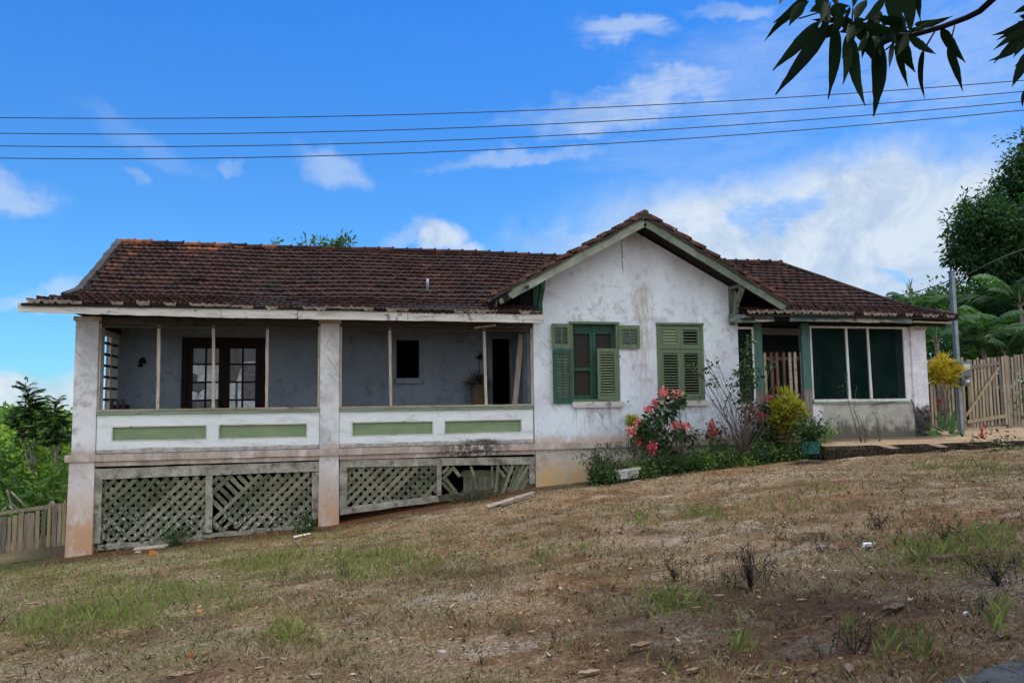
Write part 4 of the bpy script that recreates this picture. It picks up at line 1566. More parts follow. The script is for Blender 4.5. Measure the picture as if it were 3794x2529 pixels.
lattice_broken()
sk2 = part('lattice_skirt', board(P6(215, 228), P6(1632, 205), 27, 18.04, seg=16), LATFRAME)
part('skirt_stile', board(P6(240, 252), P6(240, 548), 27, 18.045), LATFRAME, sk2)
part('skirt_stile', board(P6(936, 245), P6(934, 460), 18, 18.035), LATFRAME, sk2)
part('skirt_stile', board(P6(1612, 228), P6(1612, 375), 24, 18.045, jit=.012), LATFRAME, sk2)
part('bottom_rail', board(P6(213, 575), P6(930, 480), 24, 18.06, seg=12), LATFRAME, sk2)
part('bottom_rail', board(P6(920, 483), P6(1330, 432), 24, 18.07, seg=10, jit=.02), ROTTEN, sk2)
part('bottom_rail', board(P6(1320, 436), P6(1640, 385), 18, 18.10, seg=8, jit=.02), ROTTEN, sk2)
lattice(sk2, [P6(268, 255), P6(920, 245), P6(918, 468), P6(266, 545)], over=.3)
br = MB()
for (a, b, wpx, y) in [((958, 345), (1045, 250), 13, 18.07), ((960, 300), (1005, 250), 12, 18.08), ((975, 330), (1065, 445), 14, 18.09), ((958, 365), (1035, 450), 13, 18.10),
                       ((1040, 262), (1088, 320), 14, 18.09), ((1165, 248), (1190, 318), 10, 18.07), ((1190, 318), (1215, 430), 11, 18.09), ((1320, 240), (1322, 460), 10, 18.07),
                       ((1365, 238), (1340, 480), 11, 18.075), ((1350, 250), (1420, 330), 12, 18.10), ((1395, 242), (1440, 290), 12, 18.10), ((1470, 238), (1385, 475), 13, 18.07),
                       ((1510, 235), (1425, 470), 14, 18.075), ((1550, 235), (1440, 468), 14, 18.07), ((1585, 240), (1470, 440), 14, 18.075), ((1585, 290), (1500, 430), 13, 18.08),
                       ((1430, 245), (1520, 340), 12, 18.10), ((1490, 240), (1580, 340), 12, 18.10), ((1585, 340), (1530, 410), 12, 18.08), ((1420, 320), (1520, 420), 12, 18.10)]:
    p_, q_ = A(*P6(*a), y), A(*P6(*b), y)
    br.bar(p_, q_, wpx / 152 * .9, .012, seg=5, jit=.006, at=random.random())
part('lattice_slats', br, LATTICE, sk2, attr=True)
for (a, b, wd_) in (((1330, 470), (1180, 505), 10), ((1500, 440), (1360, 480), 9)):
    part('broken_slat', MB().bar(A(*P6(*a), 17.98), A(*P6(*b), 17.92), wd_ / 152, .02, seg=5, jit=.006), ROTTEN, sk2)
pn = MB()
for i in range(9):
    c = A(*P6(1130 + i * 34, 375), 18.35)
    pn.bar((c[0], 18.35, c[2] - .45), (c[0], 18.35, c[2] + .33), .125, .02, seg=3, jit=.003, at=random.random())
pn.bar(A(*P6(1095, 305), 18.33), A(*P6(1430, 300), 18.33), .12, .02, seg=5, jit=.006, at=.4)
part('boarded_patch', pn, LATTICE, sk2, attr=True)

# ------------------------------------------------------------------ terrace, kerb, hills
tx = np.linspace(11.35, 40, 90)
tb = MB()
prev = None
for x in tx:
    z = float(np.interp(x, [9.7, 14, 20, 25, 40], [-1.13, -1.10, -1.08, -.95, -.5]))
    yf = 15.95 - .015 * (x - 10) + .07 * math.sin(x * 1.3) + random.uniform(-.015, .015)
    if x > 11.5:
        yf -= .25 * min(1, (x - 11.5) / 3)
    zr = z + random.uniform(-.012, .012)
    ring = [(x, 26.0, z), (x, 18.0, z + .0), (x, yf + .5, zr), (x, yf + random.uniform(-.012, .012), z - .03), (x, yf - .02 + random.uniform(-.05, .05), z - .12), (x, yf + .12, z - .75)]
    k = tb.addv(ring)
    if prev is not None:
        for i in range(5):
            tb.face((prev + i, prev + i + 1, k + i + 1, k + i))
    prev = k
tb.face([0, 1, 2, 3, 4, 5])
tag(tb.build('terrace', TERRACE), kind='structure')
kc = G(3700, 2520)
kb = MB()
e0, e1 = G(3570, 2527), G(3794, 2462)
dv = unit(e1 - e0)
nv = np.array([dv[1], -dv[0], 0])
for i in range(16):
    a, b = e0 + dv * (i * .12 - .35), e0 + dv * (i * .12 - .23)
    j = random.uniform(-.012, .012)
    P = [a + nv * j, b + nv * j, b + nv * .55, a + nv * .55]
    zt_ = .035 + random.uniform(-.004, .004)
    kb.hexa([p_ - (0, 0, .2) for p_ in P] + [p_ + (0, 0, zt_) for p_ in P])
tag(kb.build('concrete_kerb', CONC), kind='structure')

hl = MB()
hx = np.linspace(-420, 300, 120)
rows_ = []
for j, (y, f) in enumerate(((160, 0), (200, .5), (240, 1.0), (300, .9), (420, 0))):
    rows_.append(hl.addv([(x, y, -24 + f * (22 + 7 * math.sin(x * .017 + 1) + 4 * math.sin(x * .05))) for x in hx]))
for a, b in zip(rows_[:-1], rows_[1:]):
    for i in range(len(hx) - 1):
        hl.face((a + i, a + i + 1, b + i + 1, b + i))
tag(hl.build('hills', simple('wooded_hill', (.03, .055, .03), (.05, .085, .04), .12, .9, .1), smooth=True), kind='structure')

# ------------------------------------------------------------------ fences
def rough_picket(x, y, z0, z1, wd, parent, lean=0.0, pointed=False):
    m = MB()
    m.bar((x, y, z0), (x + lean, y + random.uniform(-.01, .01), z1), wd, .022, seg=5, jit=.004)
    return m.build('picket', PICKET, parent)


fl = thing('picket_fence', (-7.0, 20, -3.6), 'grey and yellowish wooden picket fence at the left corner of the house', 'fence')
xs_ = [(0, -10), (35, 6), (80, -4), (125, 4), (177, 8), (222, 0), (247, 0), (268, 4), (315, 2), (365, 2), (412, -4), (458, 6), (500, -3), (537, 0)]
tops = [1160, 1160, 1155, 1140, 1118, 1128, 1118, 1120, 1098, 1090, 1070, 1058, 1050, 1045]
for (cx_, dw_), tp_ in zip(xs_, tops):
    px, py = cx_ / 2.24, 1400 + tp_ / 2.24
    t = A(px, py, 20.0)
    zb = float(gz(t[0], 20)) - .05
    rough_picket(t[0], 20.0, zb, t[2], .085 + dw_ * .003, fl, -.0)
x = A(0, 1925, 20)[0] - .13
while x > -11.5:
    rough_picket(x, 20.0, float(gz(x, 20)) - .05, float(gz(x, 20)) + 1.05 + random.uniform(-.03, .03), .085 + random.uniform(-.015, .02), fl)
    x -= .165
for dz_ in (.14, .86):
    m = MB().bar((-11.5, 20.03, float(gz(-11.5, 20)) + dz_ - .05), (-5.7, 20.03, float(gz(-5.7, 20)) + dz_ + .12), .07, .03, seg=10, jit=.006)
    m.build('rail', PICKET, fl)

fr_ = thing('picket_fence', (20.5, 20.5, -1.1), 'tall weathered grey picket fence to the right of the house, behind the meter pole', 'fence')
gateR = thing('picket_gate', (20.7, 20.45, -1.1), 'grey picket gate with a diagonal brace in the right fence', 'gate')


def topz(x):
    return float(np.interp(x, [18.3, 19.5, 20.1, 21.2, 22.3, 26], [1.22, 1.24, 1.24, 1.30, 1.36, 1.50]))


x = 18.42
while x < 26:
    isg = 19.86 < x < 21.42
    zt_ = topz(x) + random.uniform(-.05, .05) - (.02 if isg else 0)
    zb = float(np.interp(x, [18, 20, 22, 26], [-1.12, -1.08, -.96, -.85]))
    rough_picket(x, 20.44 if isg else 20.5, zb + (.08 if isg else -.03), zt_, random.uniform(.075, .10), gateR if isg else fr_, random.uniform(-.02, .02))
    x += random.uniform(.125, .15) * (1.0 if not isg else 1.02)
for p_, q_ in (((3590, 1362), (3704, 1344)), ((3585, 1562), (3727, 1540))):
    a, b = A(*p_, 20.40), A(*q_, 20.40)
    MB().bar(a, b, .11, .03, seg=6, jit=.004).build('gate_rail', PICKET, gateR)
MB().bar(A(3580, 1540, 20.37), A(3702, 1360, 20.37), .075, .03, seg=6, jit=.004).build('diagonal_brace', PICKET, gateR)
for zz in (-.55, .75):
    MB().bar((18.3, 20.54, zz), (19.84, 20.54, zz + .03), .08, .03).build('rail', PICKET, fr_)
    MB().bar((21.46, 20.54, zz + .08), (26, 20.54, zz + .3), .08, .03).build('rail', PICKET, fr_)
MB().bar((21.52, 20.5, -1.1), (21.52, 20.5, 1.34), .13, .10, seg=5, jit=.004).build('gate_post', PICKET, fr_)

# the slatted gate standing in the porch doorway
pg = thing('slatted_gate', pf(2900, 1650), 'dark reddish slatted wooden gate standing in the porch doorway', 'gate')
for (px, j) in ((2832, .1), (2857, 0), (2877, .0), (2902, .0), (2925, .05), (2944, .05), (2968, .1)):
    t = pf(px, 1306 + random.uniform(-2, 2), 18.10)
    b = pf(px + 14, 1560, 18.10)
    MB().bar((t[0] + .01, 18.10, -1.0), (t[0], 18.10, t[2]), .082, .022, seg=7, jit=.004).build('slat', GATEWOOD if j < .05 else RAILWOOD, pg)
for zz in (1.1, .10, -.75):
    MB().bar((gx1 + .02, 18.13, zz), (hx0 - .01, 18.13, zz - .01), .085, .025, seg=5, jit=.004).build('cross_rail', GATEWOOD, pg)
MB().bar((gx1 + .05, 18.15, .08), (hx0 - .05, 18.15, -.7), .07, .02).build('brace', RAILWOOD, pg)

# ------------------------------------------------------------------ pole, meters and wires
pt, pb = A(3523, 1010, 18.6), A(3563, 1602, 18.6)
pole = thing('meter_pole', (pb[0], 18.6, -1.1), 'square galvanised steel pole with two electricity meters beside the right fence', 'pole')
MB().bar((pb[0], 18.6, -1.15), (pt[0] + .02, 18.6, pt[2]), .115, .115).build('shaft', STEEL, pole)
MB().box(pt[0] - .065, pt[0] + .105, 18.53, 18.67, pt[2], pt[2] + .05).build('pole_cap', GREYBOX, pole)
for (x0, x1, y0, y1) in ((3550, 3590, 1338, 1398), (3560, 3590, 1402, 1430)):
    a, b = A(x0, y1, 18.42), A(x1, y0, 18.42)
    mbx = MB().box(a[0], b[0], 18.36, 18.54, a[2], b[2]).build('meter_box', GREYBOX, pole, bevel=.015)
    MB().box(a[0] + .03, b[0] - .02, 18.335, 18.358, a[2] + .04, b[2] - .04).build('meter_window', METERGLASS, mbx, bevel=.01)
    MB().box(a[0] + .12, b[0] - .06, 18.325, 18.334, a[2] + (b[2] - a[2]) * .52, b[2] - (b[2] - a[2]) * .18).build('meter_dial', DIALW, mbx)
MB().tube([(pt[0] + .04, 18.53, pt[2] - .05), (pt[0] + .17, 18.5, pt[2] - .12), (pt[0] + .2, 18.5, pt[2] - .35), (pt[0] + .08, 18.53, pt[2] - .5)], .009, 5).build('cable_loop', CABLE, pole)


def wire(name, pts, r, label, cat, group=None, n=24):
    P = [np.array(p_, float) for p_ in pts]
    out = []
    for i in range(n + 1):
        t = i / n
        out.append(P[0] * (1 - t) * (1 - 2 * t) + P[1] * 4 * t * (1 - t) + P[2] * t * (2 * t - 1))
    o = MB().tube(out, r, 5).build(name, CABLE)
    return tag(o, label, cat, group)


lab = ['topmost of the four power lines crossing the blue sky above the roof', 'second power line from the top, crossing the blue sky',
       'third power line from the top, just above the lowest one', 'lowest of the four power lines, nearest the roof']
for k, (l_, m_, r_) in enumerate(((436, 412, 298), (494, 466, 339), (541, 510, 376), (586, 551, 408))):
    L = A(0, l_, 25)
    h = L[2]
    R = ray(3794, r_)
    R = R * (h / R[2])
    M = ray(1897, m_)
    # halfway point of the chord in plan, sag read off the sight line
    u = (L + R) / 2
    dd = np.array([M[0], M[1]])
    nrm = np.array([-(R - L)[1], (R - L)[0]])
    s = (L[:2] @ nrm) / (dd @ nrm)
    Mp = M * s
    t = np.linalg.norm(Mp[:2] - L[:2]) / np.linalg.norm(R[:2] - L[:2])
    sag = (L[2] * (1 - t) + R[2] * t - Mp[2]) / (4 * t * (1 - t))
    def at_(t_):
        c = L + (R - L) * t_
        c[2] -= 4 * sag * t_ * (1 - t_)
        return c
    wire('power_line', (at_(-.25), at_(.5), at_(1.25)), .014, lab[k], 'power line', 'power lines above the roof')
ht = np.array((pt[0] - .02, 18.6, A(3518, 1036, 18.6)[2]))
e = A(3170, 1105, 18.9)
wire('service_wire', (ht, (ht + e) / 2 + (0, 0, -.16), e), .014, 'upper thin wire from the meter pole to the tiled roof', 'wire')
wire('service_wire', (ht + (0, 0, -.08), (ht + e) / 2 + (0, 0, -.36), e + (.15, 0, -.08)), .014, 'lower sagging thin wire from the meter pole to the tiled roof', 'wire')
e2 = A(3794, 923, 17.5)
wire('service_wire', ((pt[0] + .08, 18.58, pt[2] - .30), A(3660, 978, 18.0), e2), .014, 'thin wire from the top of the meter pole up to the right', 'wire')

# ------------------------------------------------------------------ trees
def limb_path(a, b, n=6, wob=.25):
    a, b = np.array(a, float), np.array(b, float)
    L = np.linalg.norm(b - a)
    out = []
    for i in range(n + 1):
        t = i / n
        p_ = a + (b - a) * t
        p_ = p_ + rng.normal(0, wob * L * .08, 3) * math.sin(math.pi * t)
        p_[2] += math.sin(math.pi * t) * L * .06
        out.append(p_)
    return out


def tree(name, base, lobes, label, leafmat, barkmat, size, clumps, per, trunk_r=.25, fork=None, group=None, cat='tree', rnd=(0, 1), droop=.25, wl=.38, dens=1.0, clr=.38, limbs=True, shell=.45):
    base = np.array(base, float)
    t = thing(name, base, label, cat, group)
    Lv = Leaves()
    bk = MB()
    fork = np.array(fork if fork is not None else base + (0, 0, max(1.0, (np.mean([l[0][2] for l in lobes]) - base[2]) * .45)), float)
    bk.tube(limb_path(base, fork, 5, .2), list(np.linspace(trunk_r, trunk_r * .7, 6)), 9)
    for c, r in lobes:
        c = np.array(c, float)
        rr = np.array(r if hasattr(r, '__len__') else (r, r, r), float)
        if limbs:
            end = c + rng.normal(0, .2, 3) * rr
            bk.tube(limb_path(fork, end, 6, .35), list(np.linspace(trunk_r * .45, trunk_r * .08, 7)), 6)
            for _ in range(3):
                e_ = c + rdir(1)[0] * rr * .75
                bk.tube(limb_path(c, e_, 4, .4), list(np.linspace(trunk_r * .16, trunk_r * .04, 5)), 5)
        n = int(clumps * (rr.mean() ** 2) * dens)
        for _ in range(n):
            d = rdir(1)[0]
            f = rng.random() ** shell
            # lumpy outline
            lump = 1 + .16 * math.sin(d[0] * 5 + c[0]) * math.sin(d[2] * 6 + c[2] * 2) + rng.normal(0, .06)
            p_ = c + d * rr * f * lump
            v = rng.random()
            clump(Lv, p_, clr * rng.uniform(.6, 1.3), per, size, .25, droop, (max(0, rnd[0] + v * .45 - .1), min(1, rnd[0] + .35 + v * .5)), wl)
    bk.build('trunk', barkmat, t, smooth=True)
    Lv.build('crown', leafmat, t)
    return t


def lb(px, py, y, r):
    """lobe centre read from the photo at depth y; r in source pixels"""
    c = A(px, py, y)
    k = np.linalg.norm(c) / FPX
    if hasattr(r, '__len__'):
        return (c, (r[0] * k, max(r[0], r[1]) * k * .9, r[1] * k))
    return (c, r * k)


# big mango tree on the right, its trunk beyond the picture
Y = 27
mt = tree('mango_tree', (32.5, 27.5, -.8),
          [lb(3700, 850, Y, (135, 115)), lb(3600, 900, Y + .5, (70, 78)), lb(3560, 945, Y + .2, (55, 45)), lb(3650, 985, Y, (85, 45)), lb(3800, 690, Y + 1, (85, 115)), lb(3850, 850, Y + 1, (140, 150)), lb(3785, 1060, Y, (80, 85)), lb(3860, 600, Y + 1, (70, 90)),
           lb(3650, 800, Y + .8, (80, 60)), lb(4000, 700, Y + 1, (220, 220)), lb(4100, 950, Y + 2, (200, 200)), lb(3790, 960, Y + .5, (110, 70)), lb(4250, 800, Y + 1, (200, 220))],
          'huge dark green mango tree towering at the right edge behind the fence', LEAF_DARK, BARK, .26, 62, 24, .5, (32.3, 27.4, 4.0), rnd=(0, .95), droop=.4, wl=.34, clr=.42, shell=.4)
# broad leafy trees behind the palms
tree('leafy_tree', (24.5, 30, -1.2), [lb(3480, 1150, 31, (150, 70)), lb(3600, 1120, 31, (120, 70)), lb(3400, 1210, 30, (110, 70))],
     'rounded mid green tree behind the meter pole', LEAF_MID, PALEBARK, .26, 52, 16, .2, droop=.1, clr=.45, rnd=(.1, .8), wl=.5)
tree('leafy_tree', (29.5, 31, -1.2), [lb(3700, 1190, 31, (130, 110)), lb(3790, 1150, 32, (100, 90)), lb(3850, 1240, 31, (140, 110)), lb(3620, 1240, 30, (100, 80))],
     'dense dark green tree below the mango crown', LEAF_MID, BARK, .28, 52, 16, .25, droop=.1, clr=.5, rnd=(0, .55), wl=.5)
tree('leafy_bush', (22.6, 26, -1.2), [lb(3480, 1290, 26, (160, 70)), lb(3680, 1290, 26.5, (150, 75)), lb(3850, 1290, 26, (150, 80)), lb(3400, 1260, 27, (80, 60)), lb(3480, 1430, 25, (130, 90)), lb(3620, 1440, 25, (130, 90)), lb(3770, 1430, 25, (130, 100)), lb(3560, 1540, 24.5, (200, 60)), lb(3760, 1540, 24.5, (160, 60))],
     'dark leafy thicket filling the space behind the right fence', LEAF_MID, BARK, .26, 34, 14, .1, (22.8, 26, -.2), droop=.1, clr=.45, rnd=(-.05, .45), wl=.45, cat='bush')


def palm(base, top, n, L, label, rise=.55, seed=0, spear=False):
    rs = np.random.default_rng(seed)
    base, top = np.array(base, float), np.array(top, float)
    t = thing('palm_tree', base, label, 'palm tree', 'palms behind the right fence')
    MB().tube(limb_path(base, top, 6, .12), list(np.linspace(.11, .07, 7)), 8).build('trunk', PALEBARK, t, smooth=True)
    Lv = Leaves()
    rk = MB()
    for i in range(n):
        a = 2 * math.pi * (i + rs.uniform(-.3, .3)) / n
        el = rs.uniform(.35, 1.15)
        h = np.array((math.cos(a), math.sin(a), 0))
        Lf = L * rs.uniform(.8, 1.1)
        pts = []
        for k in range(13):
            u = k / 12
            ang = el - u * u * (el + rs.uniform(.35, .6))
            pts.append((pts[-1] if k else top) + (h * math.cos(ang) + np.array((0, 0, math.sin(ang)))) * (Lf / 12) if k else top)
        pts = [np.array(p_) for p_ in pts]
        rk.tube(pts, list(np.linspace(.018, .004, 13)), 5)
        side = np.cross(h, (0, 0, 1))
        Pp, Dd, Nn, Ll = [], [], [], []
        for k in range(3, 34):
            u = k / 34
            f = u * 12
            i0 = min(int(f), 11)
            p_ = pts[i0] + (pts[i0 + 1] - pts[i0]) * (f - i0)
            tg = unit(pts[i0 + 1] - pts[i0])
            for s_ in (-1, 1):
                d = side * s_ * 1.0 + tg * .95 + np.array((0, 0, -.42 + rs.normal(0, .09)))
                Pp.append(p_)
                Dd.append(d)
                Nn.append(np.cross(tg, side) * -1 + side * s_ * .3)
                Ll.append(.62 * Lf / 2.4 * math.sin(math.pi * min(1, .18 + u * .86)) ** .6 + .05)
        Lv.add(np.array(Pp), np.array(Dd), np.array(Nn), np.array(Ll), .058 * L / 2.4, rs.uniform(.1, .9) * np.ones(len(Pp)) * rs.uniform(.8, 1.2, len(Pp)), bend=.28, fold=.1, long=True)
    if spear:
        rk.tube([top, top + (.03, 0, 1.3)], [.04, .01], 5)
        for k in range(16):
            Lv.add(top + (.02, 0, .35 + k * .055), (rs.normal(0, .25), rs.normal(0, .2), 1), (0, -1, 0), .45, .045, .3, long=True)
    rk.build('frond_stalks', PALEBARK, t)
    Lv.build('fronds', LEAF_PALM, t)
    return t


def pl(px, py, y, n, L, label, seed, spear=False):
    c = A(px, py, y)
    return palm((c[0] + .15, y, float(gz(c[0], y)) - .1), c, n, L, label, seed=seed, spear=spear)


pl(3378, 1165, 27, 9, 2.3, 'slender palm rising above the right end of the roof, its spear leaf upright', 1, True)
pl(3470, 1270, 23.0, 10, 2.2, 'low palm with arching fronds between the porch pillar and the meter pole', 2)
pl(3640, 1255, 23.2, 11, 2.4, 'palm with bright drooping fronds right of the meter pole', 3)
pl(3780, 1140, 25, 11, 2.9, 'taller palm with long hanging fronds at the right edge below the mango tree', 4)
pl(3720, 1310, 22.6, 10, 2.2, 'shortest palm, fronds just over the gate of the right fence', 5)
pl(3860, 1280, 23, 10, 2.5, 'palm at the far right edge, only its left fronds in the picture', 6)

# left: dense growth below the house
def shrub(px, py, y, r, label, mat_, rnd, name='leafy_bush', dens=1.0, size=.22, per=14, wl=.5):
    lobes = [lb(px, py, y, r), lb(px - r[0] * .55, py + r[1] * .4, y - .5, (r[0] * .6, r[1] * .6)), lb(px + r[0] * .5, py + r[1] * .45, y - .4, (r[0] * .6, r[1] * .65))]
    c = lobes[0][0]
    return tree(name, (c[0], y, float(gz(c[0], y)) - .1), lobes, label, mat_, PALEBARK, size, 30, per, .08, droop=.15, clr=.4, rnd=rnd, wl=wl, cat='bush', dens=dens, group='bushes below the left corner of the house')


shrub(60, 1660, 33, (150, 75), 'bright yellow green bush in the middle of the left thicket', LEAF_LIGHT, (.45, 1.05), size=.26, dens=1.4)
shrub(215, 1640, 30, (90, 110), 'yellow green bush close to the left pillar', LEAF_LIGHT, (.3, 1), size=.24, dens=1.4)
shrub(-40, 1760, 27, (120, 120), 'dark green bush low at the left edge', LEAF_MID, (.1, .8))
shrub(120, 1780, 26, (150, 90), 'mid green bush right behind the left fence', LEAF_LIGHT, (0, .6))
shrub(215, 1800, 24, (80, 110), 'leafy green bush between the left fence and the pillar', LEAF_LIGHT, (.0, .7), size=.2)
shrub(30, 1900, 24, (130, 90), 'lowest green bush seen through the left pickets', LEAF_MID, (.1, .8))
shrub(190, 1920, 23, (120, 90), 'dark bush seen through the pickets beside the pillar', LEAF_MID, (0, .55))
shrub(90, 1590, 38, (140, 70), 'tall light green bush behind the feathery trees', LEAF_LIGHT, (.1, .8), size=.26)
shrub(20, 1560, 60, (180, 40), 'hazy far bush on the left horizon', LEAF_LIGHT, (.0, .6), size=.5)


def pinnate_tree(px, pys, y, label, seed, heads):
    rs = np.random.default_rng(seed)
    c = A(px, pys, y)
    base = np.array((c[0] + .1, y, float(gz(c[0], y)) - .2))
    t = thing('feathery_tree', base, label, 'tree', 'feathery trees at the left')
    bk, Lv = MB(), Leaves()
    fork = A(px + 3, pys + 330, y)
    bk.tube(limb_path(base, fork, 5, .15), list(np.linspace(.08, .05, 6)), 7)
    for (hx_, hy_, n, spread) in heads:
        top = A(hx_, hy_, y + rs.uniform(-.3, .3))
        pth = limb_path(fork, top, 7, .3)
        bk.tube(pth, list(np.linspace(.045, .012, 8)), 6)
        for _ in range(n // 2):
            clump(Lv, top + (np.array(pth[4]) - top) * rs.uniform(0, 1) + rs.normal(0, .24, 3) * spread, .16, 9, .17, .2, .2, (.1, .9), .34)
        for i in range(n):
            u = (i / n)
            org = top + (np.array(pth[4]) - top) * u * .95
            a = rs.uniform(0, 6.28)
            h = np.array((math.cos(a), math.sin(a), 0))
            Lf = spread * (.5 + .6 * u) * rs.uniform(.8, 1.15)
            el = 1.0 - u * .95 + rs.uniform(-.15, .15)
            pts = [org]
            for k in range(8):
                an = el - (k / 8) ** 1.5 * .9
                pts.append(pts[-1] + (h * math.cos(an) + np.array((0, 0, math.sin(an)))) * Lf / 8)
            side = np.cross(h, (0, 0, 1))
            bk.tube(pts[:6], .006, 4)
            for k in range(1, 20):
                f = k / 20 * 8
                i0 = min(int(f), 7)
                p_ = pts[i0] + (pts[i0 + 1] - pts[i0]) * (f - i0)
                tg = unit(pts[i0 + 1] - pts[i0])
                Lv.add(np.array([p_, p_]), np.array([side + tg * .5 + (0, 0, -.25), -side + tg * .5 + (0, 0, -.25)]), np.array([(0, 0, 1.), (0, 0, 1.)]), .26 * spread / .9 * (1 - .4 * k / 20), .06, rs.uniform(0, .75), .15, .1, True)
    bk.build('trunk', PALEBARK, t, smooth=True)
    Lv.build('crown', LEAF_MID, t)


pinnate_tree(125, 1455, 26, 'slim tree with feathery dark leaves, the tallest at the left', 3, [(100, 1440, 46, .72), (40, 1525, 26, .62), (140, 1540, 20, .6)])
pinnate_tree(205, 1490, 25, 'slim feathery tree between the tallest one and the left pillar', 4, [(205, 1488, 40, .66), (236, 1545, 22, .55), (170, 1560, 18, .55)])
for k, (pts_, l_) in enumerate([(((25, 1812), (40, 1862), (88, 1900)), 'curved bare dead branch low in the left thicket'), (((40, 1820), (75, 1855), (105, 1885)), 'straight bare dead branch beside the curved one in the left thicket')]):
    tag(MB().tube([A(*p_, 22.6) for p_ in pts_], [.03, .03, .02], 6).build('dead_branch', PALEBARK), l_, 'branch')
# tree tops that peep over the ridge
c = A(1235, 905, 34)
tree('leafy_tree', (c[0], 34, -3), [lb(1235, 912, 34, (75, 22)), lb(1275, 893, 34, (45, 18)), lb(1150, 912, 34, (60, 14))], 'tree top peeping over the long roof ridge', LEAF_MID, BARK, .26, 46, 10, .2, droop=.0, clr=.3, rnd=(.1, .8), limbs=True)
c = A(1022, 905, 34)
tree('leafy_tree', (c[0], 34, -3), [lb(1022, 902, 34, (16, 12))], 'tiny tuft of a tree top over the ridge, left of the other one', LEAF_MID, BARK, .24, 100, 10, .1, droop=0, clr=.25, rnd=(0, .7))

# ------------------------------------------------------------------ overhanging mango branch
def QN(cx_, cy_, z=2.3):
    d = ray(2700 + cx_ * .465, cy_ * .465)
    return d * z


def near_leaf(mb, a, b, wd, tw, rs):
    """long wavy mango leaf from a to b, bent along a soft curve"""
    a, b = np.array(a), np.array(b)
    ax = b - a
    L = np.linalg.norm(ax)
    ax = ax / L
    view = unit(a)
    s = unit(np.cross(ax, view))
    nn = np.cross(s, ax)
    s, nn = s * math.cos(tw) + nn * math.sin(tw), nn * math.cos(tw) - s * math.sin(tw)
    bow = rs.uniform(-.07, .07) * L
    rows_ = []
    N = 12
    for i in range(N + 1):
        t = i / N
        wv = math.sin(math.pi * min(1, t * 1.02) ** .75) ** .8 * (1 - .42 * t) * wd / 2 * 1.08
        wv = max(wv, wd * .03)
        c = a + ax * L * t + s * bow * math.sin(math.pi * t) - nn * .05 * L * t * t
        wob = rs.normal(0, .014 * wd, 2)
        rows_.append((c, c + s * (wv + wob[0]) + nn * wv * .28, c - s * (wv + wob[1]) + nn * wv * .28))
    at = rs.random()
    ks = [mb.addv(r_, at) for r_ in rows_]
    for p_, q_ in zip(ks[:-1], ks[1:]):
        mb.face((p_, p_ + 1, q_ + 1, q_))
        mb.face((p_ + 2, p_, q_, q_ + 2))


rs = np.random.default_rng(5)
nt = thing('mango_tree', (5.4, -2.2, -1.05), 'mango tree reaching one dark leafy branch into the top right corner', 'tree')
bpts = [QN(2110, -10, 2.1), QN(2000, 90, 2.15), QN(1900, 140, 2.2), QN(1700, 215, 2.25), QN(1450, 285, 2.3), QN(1200, 275, 2.3), QN(1000, 220, 2.35), QN(870, 140, 2.4), QN(760, 60, 2.4), QN(690, 5, 2.4)]
bm_ = MB()
bm_.tube([(5.3, -2.2, 1.6), (4.4, -.6, 2.0), (3.2, .9, 1.75), QN(2400, -260, 2.0)] + bpts, [.05, .028, .014, .0095, .0090, .0088, .0085, .0082, .008, .0075, .007, .006, .005, .004], 8)
for a, b in (((1240, 290), (1270, 340)), ((1330, 330), (1250, 400)), ((1640, 255), (1560, 390)), ((1800, 205), (1760, 370)), ((870, 50), (925, 165)), ((990, 70), (980, 190)), ((720, 100), (560, 150)), ((810, 20), (800, 100))):
    bm_.tube([QN(*a, 2.3), QN(*b, 2.3)], .0028, 4)
lv = MB()
LV = [(640, 10, 275, 330, 95), (720, 170, 350, 570, 135), (800, 170, 370, 765, 150), (850, 190, 790, 800, 120), (945, 290, 905, 690, 92), (990, 310, 1090, 855, 112), (1090, 290, 1150, 485, 115), (1190, 320, 1150, 945, 145),
      (1330, 340, 1438, 708, 70), (1310, 330, 1278, 560, 50), (1400, 340, 1482, 576, 105), (1550, 390, 1565, 792, 55), (1440, 290, 1657, 438, 80), (1690, 225, 1892, 500, 100), (1745, 365, 1865, 732, 78), (1480, 195, 1772, 130, 75),
      (1480, 250, 1728, 148, 55), (1435, -90, 1442, 290, 130), (1300, -90, 1330, 260, 170), (1240, -20, 1050, 190, 85), (1100, 0, 1000, 205, 95), (1015, -90, 985, 70, 65), (735, -60, 790, 185, 125), (610, 20, 470, 215, 110),
      (1512, -90, 1530, 165, 62), (850, -70, 872, 55, 70), (1085, 215, 1330, 235, 110), (965, 55, 925, 190, 42), (640, -50, 350, 190, 90), (930, 160, 640, 150, 60), (900, 190, 640, 330, 110), (1000, 240, 900, 470, 100),
      (1100, 290, 1010, 430, 70), (1290, 190, 1200, 120, 90), (1390, 180, 1180, 150, 100), (420, -30, 400, 50, 40), (1130, 250, 1060, 470, 80), (1180, 80, 1180, 240, 120), (1370, 260, 1330, 60, 110), (780, 150, 720, 300, 70)]
for _ in range(46):
    bx_ = rs.uniform(760, 1450)
    by_ = float(np.interp(bx_, [700, 870, 1000, 1200, 1450], [20, 140, 220, 275, 285]))
    a_ = rs.uniform(.1, 2.9)
    L_ = rs.uniform(130, 260)
    LV.append((bx_, by_ - rs.uniform(0, 60), bx_ - L_ * math.cos(a_) * .8, by_ + L_ * math.sin(a_) * rs.choice([1, 1, -.6]) * .8, rs.uniform(60, 100)))
